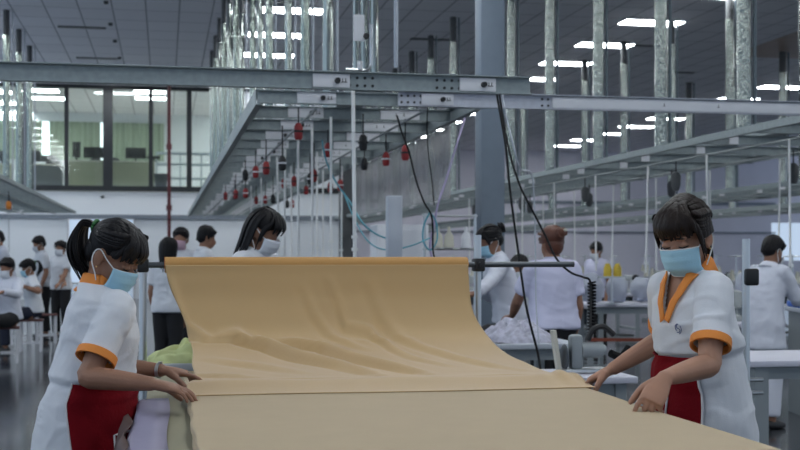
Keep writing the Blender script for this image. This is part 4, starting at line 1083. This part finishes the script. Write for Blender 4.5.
for r, x0 in enumerate((1.0,1.55,2.05)):
    for i in range(9):
        y = 9.35+.97*i*1.35+.3*r; x = x0+random.uniform(-.08,.08); mt = ('red','black','red')[(i+r)%3]
        t = thing('hanging_balancer', '%s hanging balancer in the %s under the middle gantry' % (ORD[i], ('office side row','centre row','column side row')[r]), 'balancer', (x,y,2.30-.05*((i*3+r)%4)), 0, 'balancers under the middle gantry'); z = t.location.z
        h = GZ-.05-z
        b = MB(); b.cyl((0,0,.12),(0,0,h),.006,6); part('hook', b, 'black', t)
        b = MB(); b.tube([(0,0,.0),(0,0,.02),(0,0,.10),(0,0,.13)],[.024,.034,.034,.018],12); part('housing', b, mt, t)
        b = MB(); b.box((0,-.0,.065),(.072,.072,.014)); part('band', b, 'panel_white' if (i%2) else 'black', t)
for i in range(8):
    y = 15.9+1.1*i; x = -2.75-.12*(i%3); t = thing('hanging_balancer', '%s hanging balancer from the front under the gantry before the dim office end' % ORD[i], 'balancer', (x,y,2.22+.04*(i%3)), 0, 'balancers under the short gantry')
    b = MB(); b.cyl((0,0,.1),(0,0,GZ-.05-t.location.z),.006,6); part('hook', b, 'black', t)
    b = MB(); b.tube([(0,0,0),(0,0,.03),(0,0,.12),(0,0,.15)],[.03,.045,.045,.02],12); part('housing', b, ('orange','red','black')[i%3], t)
    b = MB(); b.cyl((0,0,-1.0),(0,0,0),.004,5); part('cord', b, 'leg_grey', t)
for i in range(10):
    y = 10.4+1.6*i; x = 6.37+(.35 if i%2 else -.3); t = thing('hanging_balancer', '%s dark hanging balancer from the front under the gantry behind the column' % ORD[i], 'balancer', (x,y,2.24), 0, 'balancers under the column side gantry')
    b = MB(); b.cyl((0,0,.1),(0,0,.30),.008,6); part('hook', b, 'black', t)
    b = MB(); b.tube([(0,0,-.06),(0,0,.0),(0,0,.12),(0,0,.16)],[.035,.055,.06,.03],12); part('housing', b, 'collar', t)

# ---- cables and hoses
def cable(name, pts, r, mt, lab, cat, k=8):
    b = MB(); b.tube(spline([P(*p) for p in pts], k), r, 7); return single(name, b, mt, lab, cat)
cable('hanging_cable', [(496,84,8.1),(497,95,8.0),(501,118,7.8),(506,148,7.6),(510,190,7.4),(518,250,7.2),(526,305,7.0),(537,350,6.9),(541,372,6.8)], .0072, 'rubber', 'thick black cable dropping straight from the crossbeam end to the table', 'cable')
cable('hanging_cable', [(498,84,8.1),(500,98,8.0),(505,130,7.8),(511,158,7.6),(520,186,7.5),(530,206,7.4),(545,235,7.3),(556,258,7.2),(570,272,7.1),(583,277,7.0),(590,281,7.0),(591,300,6.9),(590,340,6.6)], .0068, 'rubber', 'black cable swinging from the crossbeam end across the lilac blouse to the cutter', 'cable')
cable('hanging_cable', [(501,84,8.1),(505,110,8.0),(512,140,7.9),(520,168,7.9),(532,176,8.0),(535,230,8.0),(536,300,7.9),(539,345,7.8)], .005, 'conduit', 'thin grey cable beside the two thick black cables', 'cable')
cable('hanging_cable', [(397,116,9.3),(402,133,9.2),(409,152,9.1),(416,180,9.1),(424,202,9.2),(432,218,9.3),(433,250,9.4),(436,262,9.4)], .0075, 'rubber', 'black cable from the round plug on the beam down behind the roll', 'cable')
cable('hanging_cable', [(428,104,9.4),(427,125,9.6),(428,150,9.8),(432,180,9.9),(434,205,10)], .005, 'rubber', 'thin dark cable from the pale beam beside the plastic sheet', 'cable')
cable('hanging_hose', [(465,118,10.4),(455,150,10.2),(446,180,10.1),(438,204,10),(434,225,10),(430,246,10),(433,262,10)], .009, 'tube_violet', 'pale violet hose slanting down in front of the column', 'hose')
cable('hanging_hose', [(430,212,9.8),(424,225,9.8),(423,240,9.8),(430,250,9.8),(437,240,9.8),(436,222,9.8),(430,212,9.75)], .007, 'tube_cyan', 'coiled cyan hose hanging below the violet hose', 'hose')
cable('hanging_hose', [(322,140,10.6),(326,160,10.6),(336,182,10.5),(350,202,10.4),(362,222,10.3),(376,234,10.3),(392,240,10.3)], .008, 'tube_cyan', 'cyan air hose drooping from the middle gantry towards the grey post', 'hose')
cable('hanging_hose', [(345,196,9.9),(356,222,9.8),(370,243,9.7),(388,250,9.7),(410,246,9.7),(430,238,9.8)], .006, 'tube_cyan', 'slim cyan air hose looping low behind the roll', 'hose')
b = MB(); 
pts = [P(592,282,7.0)+V((.022*math.cos(i*.9),.022*math.sin(i*.9),-.30*i/110)) for i in range(110)]
b.tube(pts,.006,6); single('hanging_cable', b, 'rubber', 'coiled black cord hanging beside the auburn haired woman', 'cord')
# fittings round the nearest duct
t = thing('hanging_card', 'white card hanging on the thickest foil duct', 'card', (*xy(359,8.2),ztop(41,8.2)))
b = MB(); b.box((0,0,.09),(.075,.006,.18)); part('card', b, 'panel_white', t)
b = MB(); b.tube([(.05,0,.035),(.05,-.03,.035)],[.022,.018],12); part('dark_knob', b, 'black', t)
t = thing('hanging_bracket', 'bright bent pipe bracket under the thickest foil duct', 'pipe', (*xy(360,8.3),ztop(70,8.3)))
b = MB(); b.tube(spline([(-.10,0,.0),(-.02,0,.0),(.04,0,.0),(.075,0,.03),(.08,0,.10),(.08,0,.32)],4),.012,8); part('bent_pipe', b, 'steel', t)
b = MB(); b.cyl((0,0,0),(0,0,.06),.02,10); part('valve', b, 'panel_white', t)
b = MB(); b.cyl(P(396,68,8.6),P(396,-6,8.6),.016,8); single('hanging_conduit', b, 'conduit', 'thin grey conduit dropping onto the higher crossbeam beside the thickest duct', 'conduit')
w = bpy.data.worlds.new('world'); SC.world = w; w.use_nodes = True
bg = w.node_tree.nodes['Background']; bg.inputs[0].default_value = (.62,.78,1.0,1); bg.inputs[1].default_value = .75
vs = SC.view_settings; vs.view_transform = 'Standard'; vs.look = 'None'; vs.exposure = .12; vs.gamma = 1
SC.cycles.max_bounces = 6; SC.cycles.diffuse_bounces = 3; SC.cycles.glossy_bounces = 3; SC.cycles.transparent_max_bounces = 12
SC.cycles.caustics_reflective = False; SC.cycles.caustics_refractive = False
